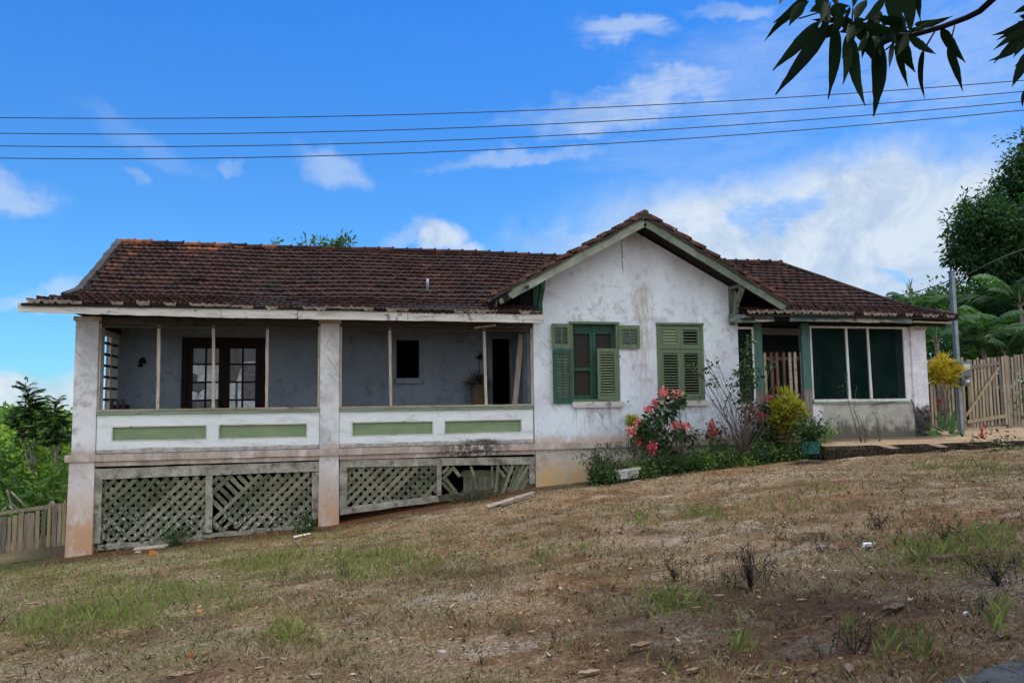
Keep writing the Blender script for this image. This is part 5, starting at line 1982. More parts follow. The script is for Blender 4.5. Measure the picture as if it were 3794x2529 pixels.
for (x0, y0, x1, y1, wd) in LV:
    z0 = 2.3 + rs.uniform(-.10, .10)
    near_leaf(lv, QN(x0, y0, z0), QN(x1, y1, z0 + rs.uniform(-.05, .05)), wd * .465 / FPX * z0 * .86, rs.uniform(-.35, .35), rs)
LR = [(2400, 150, 2080, 285, 60), (2400, 190, 2120, 330, 60), (2420, 220, 2095, 405, 75), (2420, 270, 2055, 495, 80), (2420, 240, 2100, 515, 75), (2400, 310, 2262, 465, 60), (2400, 380, 2262, 545, 50), (2400, 400, 2250, 700, 105), (2450, 50, 2258, 110, 70),
      (2420, 120, 2310, 130, 70), (2440, 200, 2300, 170, 70), (2460, 300, 2330, 330, 90), (2370, 700, 2342, 860, 40)]
for (x0, y0, x1, y1, wd) in LR:
    z0 = 2.6 + rs.uniform(-.10, .10)
    near_leaf(lv, QN(x0, y0, z0), QN(x1, y1, z0), wd * .465 / FPX * z0 * .9, rs.uniform(-.35, .35), rs)
bm_.tube([(4.4, -.6, 2.0), (3.9, .9, 1.9), QN(2600, 100, 2.6), QN(2430, 190, 2.6), QN(2400, 380, 2.6)], [.04, .025, .012, .008, .005], 6)
bm_.tube([(5.4, -2.2, -1.15), (5.35, -2.2, .3), (5.3, -2.2, 1.6), (5.0, -2.4, 2.8), (4.4, -2.6, 4.0)], [.24, .19, .16, .11, .05], 10)
bm_.tube([(5.3, -2.2, 1.6), (5.9, -.8, 2.6), (7.0, 1.6, 3.6), (8.6, 4.6, 7.6)], [.11, .08, .05, .03], 8)
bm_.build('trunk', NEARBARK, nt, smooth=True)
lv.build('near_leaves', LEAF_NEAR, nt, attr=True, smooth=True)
Lv = Leaves()  # crown is out of view; spread forward to shade the right lawn
for _ in range(900):
    p_ = np.array((rng.uniform(1.2, 9), rng.uniform(-5, 1.0), rng.uniform(2.9, 5.6)))
    if rng.random() < .5:
        y_ = rng.uniform(.5, 7.5)
        p_ = np.array((rng.uniform(1.32 * y_ + .8, 1.32 * y_ + 4.5), y_, rng.uniform(3.0, 6.0)))
    clump(Lv, p_, .5, 9, .26, .2, .5, (0, .8), .24)
for _ in range(520):
    y_ = rng.uniform(1.5, 6.8)
    x_ = rng.uniform(.72 * y_ + 1.2, 1.4 * y_ + 2.5)
    clump(Lv, (x_, y_, math.hypot(x_, y_) * .84 + rng.uniform(.3, 1.3)), .45, 9, .26, .2, .5, (0, .8), .24)
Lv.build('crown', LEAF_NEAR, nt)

# ------------------------------------------------------------------ flower bed
def C7(cx_, cy_):
    return 2200 + cx_ * .425, 1350 + cy_ * .425


def C8(cx_, cy_):
    return 2650 + cx_ * .34, 1150 + cy_ * .34


def petal_head(Lv, c, r, n=70, lo=0., hi=1.):
    o = rdir(n, .1) * r * rng.uniform(.35, 1, (n, 1))
    o[:, 1] *= .8
    Lv.add(np.asarray(c) + o, rdir(n) + unit(o) * .6, rdir(n) + unit(o), r * rng.uniform(.38, .62, n), r * rng.uniform(.40, .62, n), rng.uniform(lo, hi, n), .3, .2)


def stem_to(mb, a, b, r0, r1, wob=.35, n=6):
    pth = limb_path(a, b, n, wob)
    mb.tube(pth, list(np.linspace(r0, r1, len(pth))), 6)
    return pth


def flower_bush(name, base_px, y, heads, leafy, label, stems, cat='bush', lsize=.16, lrnd=(0, .8), group=None):
    base = A(*base_px, y)
    base[2] = float(gz(base[0], y)) - .03
    t = thing(name, base, label, cat, group)
    bk, Lv, Fl = MB(), Leaves(), Leaves()
    for (px, py, r, *rest) in heads:
        yy = y + rng.uniform(-.18, .18)
        c = A(px, py, yy)
        petal_head(Fl, c, r * 1.12 * np.linalg.norm(c) / FPX, 70, *(rest if rest else (0, 1)))
        stem_to(bk, base + rng.normal(0, .03, 3) * (1, 1, 0), c, .014, .004)
        clump(Lv, c - (0, 0, .12), .14, 7, lsize, .1, .5, lrnd, .55)
    for (px, py, r, n) in leafy:
        c = A(px, py, y + rng.uniform(-.15, .15))
        rr = r * np.linalg.norm(c) / FPX
        stem_to(bk, base, c, .012, .004)
        clump(Lv, c, rr, n, lsize, .1, .45, lrnd, .55)
    for pth in stems:
        P = [A(*q_, y + rng.uniform(-.08, .08)) for q_ in pth]
        bk.tube(P, list(np.linspace(.016, .004, len(P))), 5)
    bk.build('stems', TWIG, t, smooth=True)
    Lv.build('leaves', LEAF_ROSE, t)
    if Fl.V:
        Fl.build('blossoms', PETAL, t)
    return t


YB = 17.15
heads = [(*C7(605, 245), 19), (*C7(722, 262), 19), (*C7(762, 258), 9, .75, 1.0), (*C7(530, 340), 14, 0, .6), (*C7(478, 395), 15, 0, .7), (*C7(640, 360), 8, .5, 1), (*C7(388, 500), 16, .2, 1), (*C7(322, 578), 20, .2, 1),
         (*C7(385, 680), 15, 0, .5), (*C7(515, 722), 21, 0, .4), (*C7(600, 585), 15, .2, 1), (*C7(715, 520), 16, .1, .9), (*C7(797, 543), 15, .1, .9), (*C7(670, 720), 8)]
leafy = [(*C7(700, 330), 34, 60), (*C7(740, 300), 26, 34), (*C7(560, 440), 36, 60), (*C7(630, 480), 26, 36), (*C7(480, 560), 34, 50), (*C7(600, 650), 34, 50), (*C7(560, 620), 28, 32), (*C7(800, 590), 34, 56), (*C7(740, 570), 24, 32),
         (*C7(640, 735), 22, 34), (*C7(440, 520), 24, 30), (*C7(870, 660), 18, 22), (*C7(680, 400), 20, 24)]
flower_bush('flowering_bush', C7(775, 880), YB, heads, leafy, 'bush with big salmon pink blossoms in front of the right shuttered window', [[C7(775, 880), C7(740, 720), C7(660, 600), C7(560, 480)], [C7(775, 880), C7(790, 700), C7(820, 600)], [C7(780, 860), C7(700, 650), C7(680, 440), C7(690, 340)]])
heads = [(*C7(1375, 395), 15, 0, .6), (*C7(1445, 440), 12, 0, .6), (*C7(1355, 490), 9, 0, .5), (*C7(1495, 290), 9, .1, .7), (*C7(1540, 298), 11, .1, .7), (*C7(1560, 358), 11, .1, .7), (*C7(1510, 440), 6)]
leafy = [(*C7(1310, 380), 24, 30), (*C7(1420, 350), 22, 24), (*C7(1490, 380), 24, 26), (*C7(1270, 300), 22, 20), (*C7(1450, 500), 26, 30), (*C7(1330, 450), 24, 26)]
flower_bush('flowering_bush', C7(1400, 760), 17.5, heads, leafy, 'looser bush with small salmon blossoms left of the yellow-green croton', [], lsize=.13)
heads = [(*C7(1030, y_), r_, 0, .6) for y_, r_ in ((505, 9), (530, 12), (560, 13), (590, 13), (612, 14))] + [(*C7(1062, 585), 10, 0, .8)]
flower_bush('flowering_bush', C7(1010, 760), 17.45, heads, [(*C7(980, 590), 16, 14), (*C7(1090, 550), 22, 20), (*C7(1130, 540), 20, 16)], 'single upright spike of salmon blossoms between the two flowering bushes', [], cat='plant', lsize=.11)

# tall straggly bush
b0 = C7(1310, 815)
stems = [[b0, C7(1230, 640), C7(1130, 400), C7(1010, 200), C7(940, 90), C7(850, 10), C7(770, -30)], [b0, C7(1250, 600), C7(1180, 330), C7(1080, 150), C7(1000, -10), C7(940, -80)], [b0, C7(1290, 560), C7(1260, 420), C7(1160, 200), C7(1100, 40), C7(1060, -50)],
         [b0, C7(1310, 560), C7(1330, 350), C7(1330, 180), C7(1310, 0), C7(1330, -120), C7(1345, -230)], [b0, C7(1370, 700), C7(1440, 580), C7(1490, 480)], [b0, C7(1330, 620), C7(1400, 450), C7(1520, 240), C7(1570, 160), C7(1545, 60), C7(1525, -20)],
         [b0, C7(1210, 700), C7(1100, 500), C7(1030, 320)], [b0, C7(1290, 640), C7(1200, 470), C7(1180, 300)], [C7(1080, 150), C7(1010, 60), C7(960, -130)], [C7(1130, 400), C7(1180, 260), C7(1230, 230)], [b0, C7(1260, 700), C7(1140, 560), C7(1090, 420)], [b0, C7(1350, 720), C7(1420, 660), C7(1500, 560)]]
leafy = [(*C7(1310, 100), 34, 60), (*C7(1350, 20), 34, 60), (*C7(1300, 180), 34, 56), (*C7(1270, 60), 24, 34), (*C7(1400, 100), 26, 36), (*C7(1340, -60), 26, 36), (*C7(1320, -130), 22, 26), (*C7(1350, -210), 20, 20), (*C7(1380, 170), 24, 26), (*C7(1310, 250), 24, 30),
         (*C7(1000, 20), 22, 16), (*C7(1040, 150), 20, 18), (*C7(1200, 160), 22, 16), (*C7(860, 20), 18, 12), (*C7(930, 50), 20, 12), (*C7(1540, 10), 20, 16), (*C7(1060, -20), 20, 14), (*C7(1215, 290), 18, 14), (*C7(800, -20), 18, 12), (*C7(1080, 190), 14, 8)]
t_ = flower_bush('straggly_bush', b0, 17.0, [], leafy, 'tall straggly bush of thin bare stems with few leaves beside the porch', stems, lsize=.11, lrnd=(.1, 1))


def croton(name, c_px, y, rx, ry, base_px, label, mat_, n, size, name2='foliage', wl=.16, top_heavy=False):
    c = A(*c_px, y)
    k = np.linalg.norm(c) / FPX
    base = A(*base_px, y)
    t = thing(name, base, label, 'bush')
    Lv, bk = Leaves(), MB()
    R_ = np.array((rx * k, rx * k * .8, ry * k))
    for _ in range(n):
        d = rdir(1)[0]
        p_ = c + d * R_ * (rng.random() ** .4) * (1 + .2 * math.sin(d[0] * 6 + c[0]) * math.sin(d[2] * 5 + 1) + rng.normal(0, .09))
        p_[2] += .12 * R_[2] * rng.random() ** 3
        h = (p_ - c)[2] / R_[2]
        m = 7
        Lv.add(p_ + rng.normal(0, .02, (m, 3)), rdir(m) * .7 + d * .5 + np.array((0, 0, .75)), rdir(m) + (0, -.4, .4), size * rng.uniform(.7, 1.2, m), size * wl, np.clip(.45 + .28 * h + rng.normal(0, .2, m), 0, 1), .35, .2, True)
    for _ in range(16):
        e_ = c + rdir(1)[0] * R_ * .7
        stem_to(bk, base + rng.normal(0, .05, 3) * (1, 1, 0), e_, .010, .004, .3)
    bk.build('stems', TWIG, t)
    Lv.build(name2, mat_, t)
    return t


croton('croton_bush', C7(1690, 455), 17.1, 60, 76, C7(1705, 770), 'dense egg-shaped yellow-green croton bush in front of the porch gate', LEAF_OLIVE, 300, .20)
croton('croton_bush', (3492, 1382), 18.3, 52, 45, (3495, 1585), 'golden yellow croton on bare stems beside the porch pillar', LEAF_GOLD, 170, .22)
croton('croton_bush', C7(335, 510), 17.3, 18, 20, C7(345, 760), 'small yellow croton at the left end of the salmon flowers', LEAF_CROTON, 40, .13)
croton('croton_bush', C7(440, 600), 17.35, 30, 40, C7(440, 780), 'olive croton tucked inside the salmon flowering bush', LEAF_OLIVE, 70, .16, wl=.24)


def pot(px0, px1, py0, py1, y, mat_, label, name='potted_plant', flare=1.18):
    a, b = A(px0, py1, y), A(px1, py0, y)
    c = np.array(((a[0] + b[0]) / 2, y, a[2]))
    r = (b[0] - a[0]) / 2
    h = b[2] - a[2]
    t = thing(name, c, label, 'potted plant')
    MB().lathe((c[0], y, c[2]), [(r / flare, 0), (r * .96, h * .86), (r * 1.05, h * .86), (r * 1.05, h), (r * .92, h), (r * .9, h * .9), (.01, h * .9)], 24).build('pot', mat_, t, smooth=False)
    MB().lathe((c[0], y, c[2] + h * .88), [(r * .88, 0), (.01, .02)], 16).build('soil', SOILM, t)
    return t, np.array((c[0], y, c[2] + h)), r


t, c, r = pot(*[C7(1815, 0)[0], C7(1962, 0)[0]], C7(0, 665)[1], C7(0, 775)[1], 15.85, TEALPOT, 'teal plastic pot with long grassy leaves and tiny white flowers')
Lv = Leaves()
for _ in range(300):
    d = rdir(1, .8)[0]
    Lv.add(c + rng.normal(0, .08, 3) * (1, 1, 0), d, (0, 0, 1.0), rng.uniform(.3, .62), .022, rng.uniform(.2, .9), .55, .1, True)
for _ in range(60):
    clump(Lv, c + rng.normal(0, 1, 3) * (.22, .15, .13) + (0, 0, .33), .1, 8, .1, .1, .1, (.15, .9), .35)
Lv.build('foliage', LEAF_ROSE, t)
Fl = Leaves()
for px, py in ((1858, 515), (1960, 480), (2005, 520), (1905, 560), (1850, 690), (2010, 500)):
    petal_head(Fl, A(*C7(px, py), 15.8), .03, 8)
Fl.build('blossoms', WHITEPETAL, t)
t, c, r = pot(C7(1400, 0)[0], C7(1510, 0)[0], C7(0, 738)[1], C7(0, 815)[1], 16.75, DARKPOT, 'dark blue plastic pot sitting in the weeds under the straggly bush')
Lv = Leaves()
for _ in range(26):
    clump(Lv, c + rng.normal(0, 1, 3) * (.14, .1, .06) + (0, 0, .08), .09, 8, .09, .2, .1, (0, .7), .4)
Lv.build('foliage', LEAF_BED, t)
t = thing('yellow_leaf_plant', A(*C7(2010, 760), 16.7), 'yellow-leaved plant at the right side of the teal pot', 'plant')
Lv = Leaves()
for px, py, n in ((2010, 640, 26), (2030, 690, 26), (1985, 660, 20), (2050, 600, 16), (2060, 560, 16), (2020, 580, 18), (1760, 700, 16), (1790, 640, 16)):
    clump(Lv, A(*C7(px, py), 16.75), .13, n, .12, .1, .4, (.1, 1), .36)
Lv.build('leaves', LEAF_LIGHT, t)
# white planter trough
a, b = A(*C7(215, 990), 16.7), A(*C7(385, 895), 16.7)
t = thing('planter_trough', (a + b) / 2, 'tilted white rectangular planter trough at the left end of the flower bed', 'planter')
zt_ = b[2]
tr_ = MB()
tl = .05
tr_.hexa([(a[0] + .02, 16.62, a[2] - .02), (b[0] - .03, 16.62, a[2] - .0), (b[0] - .03, 16.92, a[2] - .0), (a[0] + .02, 16.92, a[2] - .02),
          (a[0] - .03, 16.58, zt_ - tl), (b[0], 16.58, zt_), (b[0], 16.96, zt_), (a[0] - .03, 16.96, zt_ - tl)])
tr_.build('trough', TROUGH, t, bevel=.015)
MB().bar((a[0] - .05, 16.58, zt_ - tl - .01), (b[0] + .02, 16.58, zt_ - .01), .045, .04).build('rim', TROUGH, t)
MB().box(a[0], b[0] - .03, 16.62, 16.93, zt_ - .06, zt_ - .012).build('soil', SOILM, t)

# low growth of the bed and the weeds round it
Lv = Leaves()
for _ in range(1450):
    px = rng.uniform(2190, 3060)
    lo = np.interp(px, [2180, 2300, 2450, 2550, 2700, 2850, 3000, 3080], [1770, 1755, 1745, 1725, 1708, 1698, 1685, 1665])
    up_ = np.interp(px, [2180, 2300, 2420, 2560, 2800, 3000, 3080], [1710, 1700, 1690, 1665, 1650, 1650, 1650])
    y = rng.uniform(16.5, 17.75)
    x = A(px, lo, y)[0]
    z = float(gz(x, y))
    h = (lo - up_) * 17 / FPX * rng.random() ** 1.6
    clump(Lv, (x, y, z + .03 + h * 1.1), .11, 8, .10, .2, .1, (max(0, .15 + .5 * math.sin(x * 2.1) * .5), .75 + .25 * math.sin(x * 3)), .38)
tag(Lv.build('bed_ground_cover', LEAF_BED), 'low green weeds covering the flower bed along the wall', 'ground cover', None, 'stuff')


def weed(px, py, y, h, n, label, mat_=None, seed=0, leaf=.10, spread=.3, rnd=(0, .6), name='leafy_weed'):
    rs_ = np.random.default_rng(seed)
    c = A(px, py, y)
    c[2] = float(gz(c[0], y)) - .02
    t = thing(name, c, label, 'plant', 'weeds at the wall')
    bk, Lv = MB(), Leaves()
    for _ in range(n):
        e_ = c + np.array((rs_.normal(0, spread), rs_.normal(0, spread * .5), h * rs_.uniform(.55, 1.05)))
        pth = stem_to(bk, c + rs_.normal(0, .08, 3) * (1, 1, 0), e_, .007, .003, .4)
        for q_ in pth[1:]:
            clump(Lv, q_, .10, 5, leaf, .1, .3, rnd, .28)
    bk.build('stems', TWIG, t)
    Lv.build('leaves', mat_ or LEAF_BED, t)


weed(*C7(110, 1000), 17.0, .95, 16, 'thin dark leafy weeds left of the white trough', seed=1, spread=.34, rnd=(0, .5))
weed(*C7(40, 960), 17.4, .9, 10, 'dark weed clump at the foot of the yellowed plinth', seed=2, spread=.28, rnd=(0, .6))
weed(*C7(420, 920), 17.0, .85, 14, 'green weed clump right of the white trough', seed=3, spread=.35, rnd=(.1, .7))
weed(*C7(560, 900), 17.2, .75, 12, 'weed clump under the salmon flowers', seed=4, spread=.3, rnd=(.1, .8))
weed(*C7(1120, 860), 17.2, .95, 14, 'leafy weeds left of the straggly bush', seed=5, spread=.35, rnd=(.1, .8), leaf=.12)
weed(*C7(1520, 790), 17.3, 1.0, 18, 'dark broad-leaved plant between the croton and the salmon blossoms', LEAF_ROSE, seed=6, spread=.28, rnd=(0, .5), leaf=.16)
weed(*C7(1600, 800), 17.0, .5, 14, 'low leafy weeds at the foot of the yellow-green croton', seed=7, spread=.35, rnd=(0, .8))
weed(*C7(980, 915), 16.75, .5, 5, 'bright green broad leaf weed standing before the bed', LEAF_LIGHT, seed=8, spread=.08, rnd=(0, .6), leaf=.13)
weed(*C7(1340, 845), 16.6, .2, 8, 'low pale yellow leaves at the bed edge', LEAF_LIGHT, seed=9, spread=.22, rnd=(.3, 1), leaf=.11)
weed(*P5(950, 960), 17.8, .42, 10, 'vine weed growing through the left lattice bottom', LEAF_MID, seed=10, spread=.35, rnd=(.2, .8), leaf=.09)
weed(*P5(2010, 915), 17.2, .35, 5, 'tuft of broad dark grass below the second pillar', LEAF_MID, seed=11, spread=.12, rnd=(0, .5), leaf=.14)
weed(*P6(1045, 555), 17.8, .22, 4, 'small fresh green sprout under the broken lattice', LEAF_LIGHT, seed=12, spread=.08, rnd=(0, .6), leaf=.08)
weed(*P6(1180, 560), 17.7, .22, 12, 'low weeds along the rotten rail of the broken lattice', seed=13, spread=.45, rnd=(.1, .9), leaf=.08)

# twiggy plants before the porch wall
def twigs(name, paths, y, label, buds):
    base = A(*paths[0][0], y)
    t = thing(name, base, label, 'plant', 'bare plants before the porch wall')
    bk = MB()
    for pth in paths:
        P = [A(*q_, y + rng.uniform(-.05, .05)) for q_ in pth]
        bk.tube(P, list(np.linspace(.013, .004, len(P))), 5)
    bk.build('stems', TWIG, t)
    Lv = Leaves()
    for q_ in buds:
        clump(Lv, A(*q_, y), .05, 6, .05, .1, .1, (.3, 1), .5)
    Lv.build('buds', LEAF_ROSE, t)


twigs('twiggy_plant', [[C8(1600, 1470), C8(1540, 1290), C8(1490, 1130), C8(1455, 1010), C8(1430, 860), C8(1420, 690)], [C8(1600, 1470), C8(1560, 1200), C8(1510, 1080), C8(1530, 900), C8(1540, 820)], [C8(1620, 1470), C8(1640, 1330), C8(1590, 1200), C8(1560, 1130)], [C8(1640, 1470), C8(1660, 1300), C8(1650, 1190)]], 16.3,
      'tallest bare twiggy plant in front of the porch screen', [C8(1420, 690), C8(1420, 745), C8(1410, 850), C8(1370, 810), C8(1540, 825), C8(1465, 1005), C8(1620, 1190), C8(1680, 1190)])
twigs('twiggy_plant', [[C8(1790, 1440), C8(1780, 1300), C8(1760, 1180), C8(1715, 1100)], [C8(1790, 1440), C8(1770, 1240), C8(1745, 1110)], [C8(1795, 1440), C8(1800, 1330), C8(1800, 1260)]], 16.4, 'short bare twiggy plant before the stained porch wall', [C8(1715, 1100), C8(1745, 1100), C8(1690, 1265)])

# canna by the pole, red flowers, rose at the terrace edge
t = thing('broad_leaf_plant', A(3510, 1612, 17.6), 'broad-leaved green plant between the black pillar foot and the pole', 'plant')
Lv = Leaves()
for (x0, y0, x1, y1) in ((3505, 1610, 3450, 1555), (3505, 1610, 3475, 1520), (3510, 1610, 3530, 1510), (3510, 1610, 3560, 1545), (3510, 1610, 3545, 1580), (3500, 1610, 3455, 1590), (3510, 1612, 3500, 1530), (3515, 1612, 3575, 1590), (3500, 1610, 3485, 1570), (3520, 1605, 3550, 1520)):
    a, b = A(x0, y0, 17.6 + rng.uniform(-.15, .15)), A(x1, y1, 17.5 + rng.uniform(-.2, .2))
    L = np.linalg.norm(b - a)
    Lv.add(a + (b - a) * .12, b - a, rdir(1) * .4 + (0, -.8, .5), L * rng.uniform(.8, 1.1), rng.uniform(.10, .17), rng.uniform(.1, .8), rng.uniform(.05, .4), .35, True)
Lv.build('leaves', LEAF_MID, t)
t = thing('red_flower', A(3485, 1590, 17.9), 'single red blossom on a stalk below the golden croton', 'flower')
MB().tube([A(3490, 1595, 17.9), A(3486, 1540, 17.9), A(3480, 1490, 17.9)], .007, 5).build('stem', TWIG, t)
Fl = Leaves()
petal_head(Fl, A(3480, 1487, 17.9), .075, 40)
Fl.build('petals', REDPETAL, t)


def rose(base, stems, flowers, leaves, y, label):
    b = A(*base, y)
    t = thing('rose_bush', b, label, 'bush')
    bk, Lv, Fl = MB(), Leaves(), Leaves()
    for pth in stems:
        P = [A(*q_, y) for q_ in pth]
        bk.tube(P, list(np.linspace(.01, .004, len(P))), 5)
    for px, py, r_ in flowers:
        petal_head(Fl, A(px, py, y), r_, 36)
    for px, py, n in leaves:
        clump(Lv, A(px, py, y + rng.uniform(-.1, .1)), .15, n, .10, .1, .3, (0, .9), .5)
    bk.build('stems', TWIG, t)
    Lv.build('leaves', LEAF_ROSE, t)
    if flowers:
        Fl.build('blossoms', REDPETAL, t)


rose((3690, 1670), [[(3690, 1670), (3670, 1640), (3640, 1615)], [(3690, 1670), (3660, 1650), (3600, 1610)], [(3690, 1680), (3730, 1640), (3690, 1590)], [(3690, 1670), (3740, 1650), (3790, 1620)]], [(3638, 1612, .10), (3634, 1592, .06), (3650, 1577, .055)],
     [(3700, 1610, 16), (3660, 1640, 14), (3720, 1640, 22), (3760, 1670, 22), (3690, 1660, 14), (3590, 1610, 10), (3780, 1690, 20), (3730, 1680, 18), (3750, 1610, 14), (3700, 1690, 14)], 14.9, 'rose bush with crimson blossoms at the right end of the terrace edge')
rose((3800, 1600), [[(3800, 1620), (3790, 1500), (3775, 1470)]], [], [(3785, 1470, 14), (3770, 1530, 12), (3790, 1440, 10), (3760, 1480, 6)], 16.5, 'few dark leaves of a bush leaning in at the right edge before the fence')

# ------------------------------------------------------------------ things on and in the house
# chair behind the screen
c = A(3330, 1480, 18.75)
ch = thing('chair', (c[0], 18.9, -1.03), 'green chair with a round hoop back behind the porch screen', 'chair')
hp_ = MB()
ring = [c + np.array((.42 * math.cos(a), .0, .42 * math.sin(a) * 1.15 - .05)) for a in np.linspace(-.1, math.pi + .1, 17)]
hp_.tube(ring, .028, 7)
hp_.build('hoop_back', CHAIRG, ch)
sl = MB()
for k in range(5):
    x = c[0] - .26 + k * .13
    sl.tube([(x, 18.75, c[2] - .5), (x, 18.75, c[2] + .34 - abs(k - 2) * .05)], .012, 5)
sl.build('back_spindles', CHAIRG, ch)
MB().lathe((c[0], 18.98, c[2] - .52), [(.36, 0), (.38, .02), (.36, .05), (.01, .05)], 20).build('seat', CHAIRG, ch)
for sx_ in (-1, 1):
    for sy_ in (-1, 1):
        MB().tube([(c[0] + sx_ * .28, 18.98 + sy_ * .22, c[2] - .5), (c[0] + sx_ * .32, 18.98 + sy_ * .26, -1.03)], .02, 6).build('leg', CHAIRG, ch)
for sx_ in (-1, 1):
    MB().tube([(c[0] + sx_ * .42, 18.76, c[2] - .05), (c[0] + sx_ * .42, 19.2, c[2] - .12), (c[0] + sx_ * .36, 19.2, c[2] - .5)], .02, 6).build('armrest', CHAIRG, ch)
# leaning board
p_, q_ = A(1908, 1500, 18.8), A(1932, 1236, 18.8)
p_ = p_ + (p_ - q_) * .42
lp = MB().bar(p_, q_, .135, .03, seg=8, jit=.004).build('leaning_board', POSTWOOD)
tag(lp, 'tall grey board leaning in the dark doorway at the right end of the veranda', 'board')
# tan pot stand with dry plant
c = A(1775, 1495, 19.6)
pl_ = thing('planter', (c[0], 19.6, -1.02), 'tan column planter holding a withered dark plant, at the veranda back wall', 'planter')
t1 = A(1775, 1425, 19.6)[2]
MB().lathe((c[0], 19.6, -1.02), [(.19, 0), (.21, .05), (.22, .6), (.21, t1 + 1.0), (.16, t1 + 1.02), (.01, t1 + 1.0)], 18).build('column', TAN, pl_)
Lv = Leaves()
for _ in range(34):
    d = rdir(1, .5)[0]
    Lv.add(np.array((c[0], 19.6, t1)) + rng.normal(0, .06, 3), rdir(8, .35), rdir(8), rng.uniform(.18, .42, 8), .022, rng.random(8), .6, .1, True)
Lv.build('withered_leaves', DEADWEED, pl_)
c2 = A(1777, 1325, 19.9)
MB().tube([(c2[0], 19.97, t1), (c2[0], 19.97, c2[2])], .012, 5).build('stem', TWIG, pl_)
hb = MB()
for k in range(7):
    hb.tube([c2 + rng.normal(0, .04, 3), c2 + rng.normal(0, .06, 3) + (0, 0, .05)], [.05, .02], 6)
hb.build('dried_head', DEADWEED, pl_)
# dark crate in the corner
c = A(443, 1500, 19.5)
cr = thing('crate', (c[0], 19.55, -1.02), 'small dark slatted crate in the left corner of the veranda', 'crate')
z1 = A(443, 1480, 19.5)[2]
MB().box(c[0] - .16, c[0] + .16, 19.4, 19.72, -1.02, z1 - .12).build('body', DARKWOOD, cr)
sl = MB()
for k in range(3):
    sl.box(c[0] - .16 + k * .12, c[0] - .10 + k * .12, 19.37, 19.398, -.6, z1)
sl.build('slats', BEAM, cr)

# ------------------------------------------------------------------ lawn
PATCH = [(960, 2090, 150, 40, 1.0), (1080, 2060, 120, 22, .8), (1370, 2080, 200, 30, .9), (1480, 2050, 90, 20, .7), (1350, 2130, 120, 25, .6), (400, 2270, 170, 40, .9), (150, 2320, 130, 40, .7), (650, 2200, 220, 40, .6), (1080, 2350, 60, 30, .6), (300, 2150, 200, 40, .35),
         (2570, 1905, 90, 25, .55), (2380, 1935, 60, 20, .5), (2650, 1915, 40, 20, .5), (2000, 2070, 60, 30, .4), (2140, 2040, 50, 14, .3), (3060, 1820, 60, 18, .5), (3500, 1740, 120, 25, .5), (3700, 1745, 80, 25, .5), (3480, 2060, 180, 40, .55), (3650, 2000, 130, 40, .5),
         (2460, 2230, 90, 30, .5), (2740, 2400, 40, 30, .5), (3400, 2420, 40, 30, .3), (3280, 2420, 25, 40, .3), (700, 2000, 300, 14, .4), (1150, 1990, 150, 10, .3), (60, 2120, 120, 20, .4), (3150, 2350, 20, 30, .25), (3700, 2330, 30, 60, .3), (2850, 1880, 200, 20, .15)]


def ground_pts(px, py):
    d = CF + ((np.asarray(px) - SW / 2) / FPX)[:, None] * CR - ((np.asarray(py) - SH / 2) / FPX)[:, None] * CU
    d = d / d[:, 1:2]
    t = np.full(len(d), 2.5)
    for _ in range(260):
        t = np.where(d[:, 2] * t > gz(d[:, 0] * t, t), t + .06, t)
    return np.stack([d[:, 0] * t, t, gz(d[:, 0] * t, t)], 1)


def blades(n_, P, h, w, lean, rnd):
    """three-cornered grass blades"""
    a = rng.uniform(0, 2 * np.pi, n_)
    s = np.stack([np.cos(a), np.sin(a), 0 * a], 1)
    b = rng.uniform(0, 2 * np.pi, n_)
    l = np.stack([np.cos(b), np.sin(b), 0 * b], 1) * (lean * h)[:, None]
    up = np.zeros((n_, 3))
    up[:, 2] = h
    V = np.stack([P - s * w[:, None] / 2, P + s * w[:, None] / 2, P + l * .35 + up * .6 + s * w[:, None] * .3, P + l + up], 1)
    V[:, :2, 2] -= .01
    F = np.arange(n_ * 4).reshape(-1, 4)
    return V.reshape(-1, 3), F, np.repeat(rnd, 4)


N = 230000
yy = rng.uniform(2.7, 17.4, N)
xx = yy * rng.uniform(-.46, 1.16, N) + rng.uniform(-.5, .5, N)
zz = gz(xx, yy)
cl = np.sin(xx * 2.3 + np.sin(yy * 1.9)) * np.sin(yy * 2.7 + np.sin(xx * 1.3) * 2) + .6 * np.sin(xx * 5.1 + yy * 3.3)
keep = rng.random(N) < np.clip(.52 + .42 * cl, .10, 1)
keep &= ~((xx > 9.6) & (yy > 15.6))
P = np.stack([xx, yy, zz], 1)[keep]
n_ = len(P)
cl = cl[keep]
fine_ = np.sin(P[:, 0] * 11.3 + 2 * np.sin(P[:, 1] * 6.1)) * np.sin(P[:, 1] * 12.7 + 2 * np.sin(P[:, 0] * 5.3)) + .6 * np.sin(P[:, 0] * 23 + P[:, 1] * 17) * np.sin(P[:, 1] * 29 - P[:, 0] * 9)
h = rng.uniform(.010, .038, n_) * (1 + .45 * np.clip(cl, -.5, 1)) * np.where(rng.random(n_) < .06, 2.0, 1)
V, F, R = blades(n_, P, h, rng.uniform(.0012, .0030, n_) * (1 + P[:, 1] * .15), rng.uniform(.15, 1.3, n_), np.clip(.42 + .20 * cl + .24 * fine_ + rng.normal(0, .18, n_), 0, 1))
tag(mkobj('dry_grass', V, F, DRYGRASS, None, False, 0, None, R, (0, 0, 0)), 'withered grey-brown grass covering the sloping lawn', 'grass', None, 'stuff')
PP, HH, RR, LL = [], [], [], []
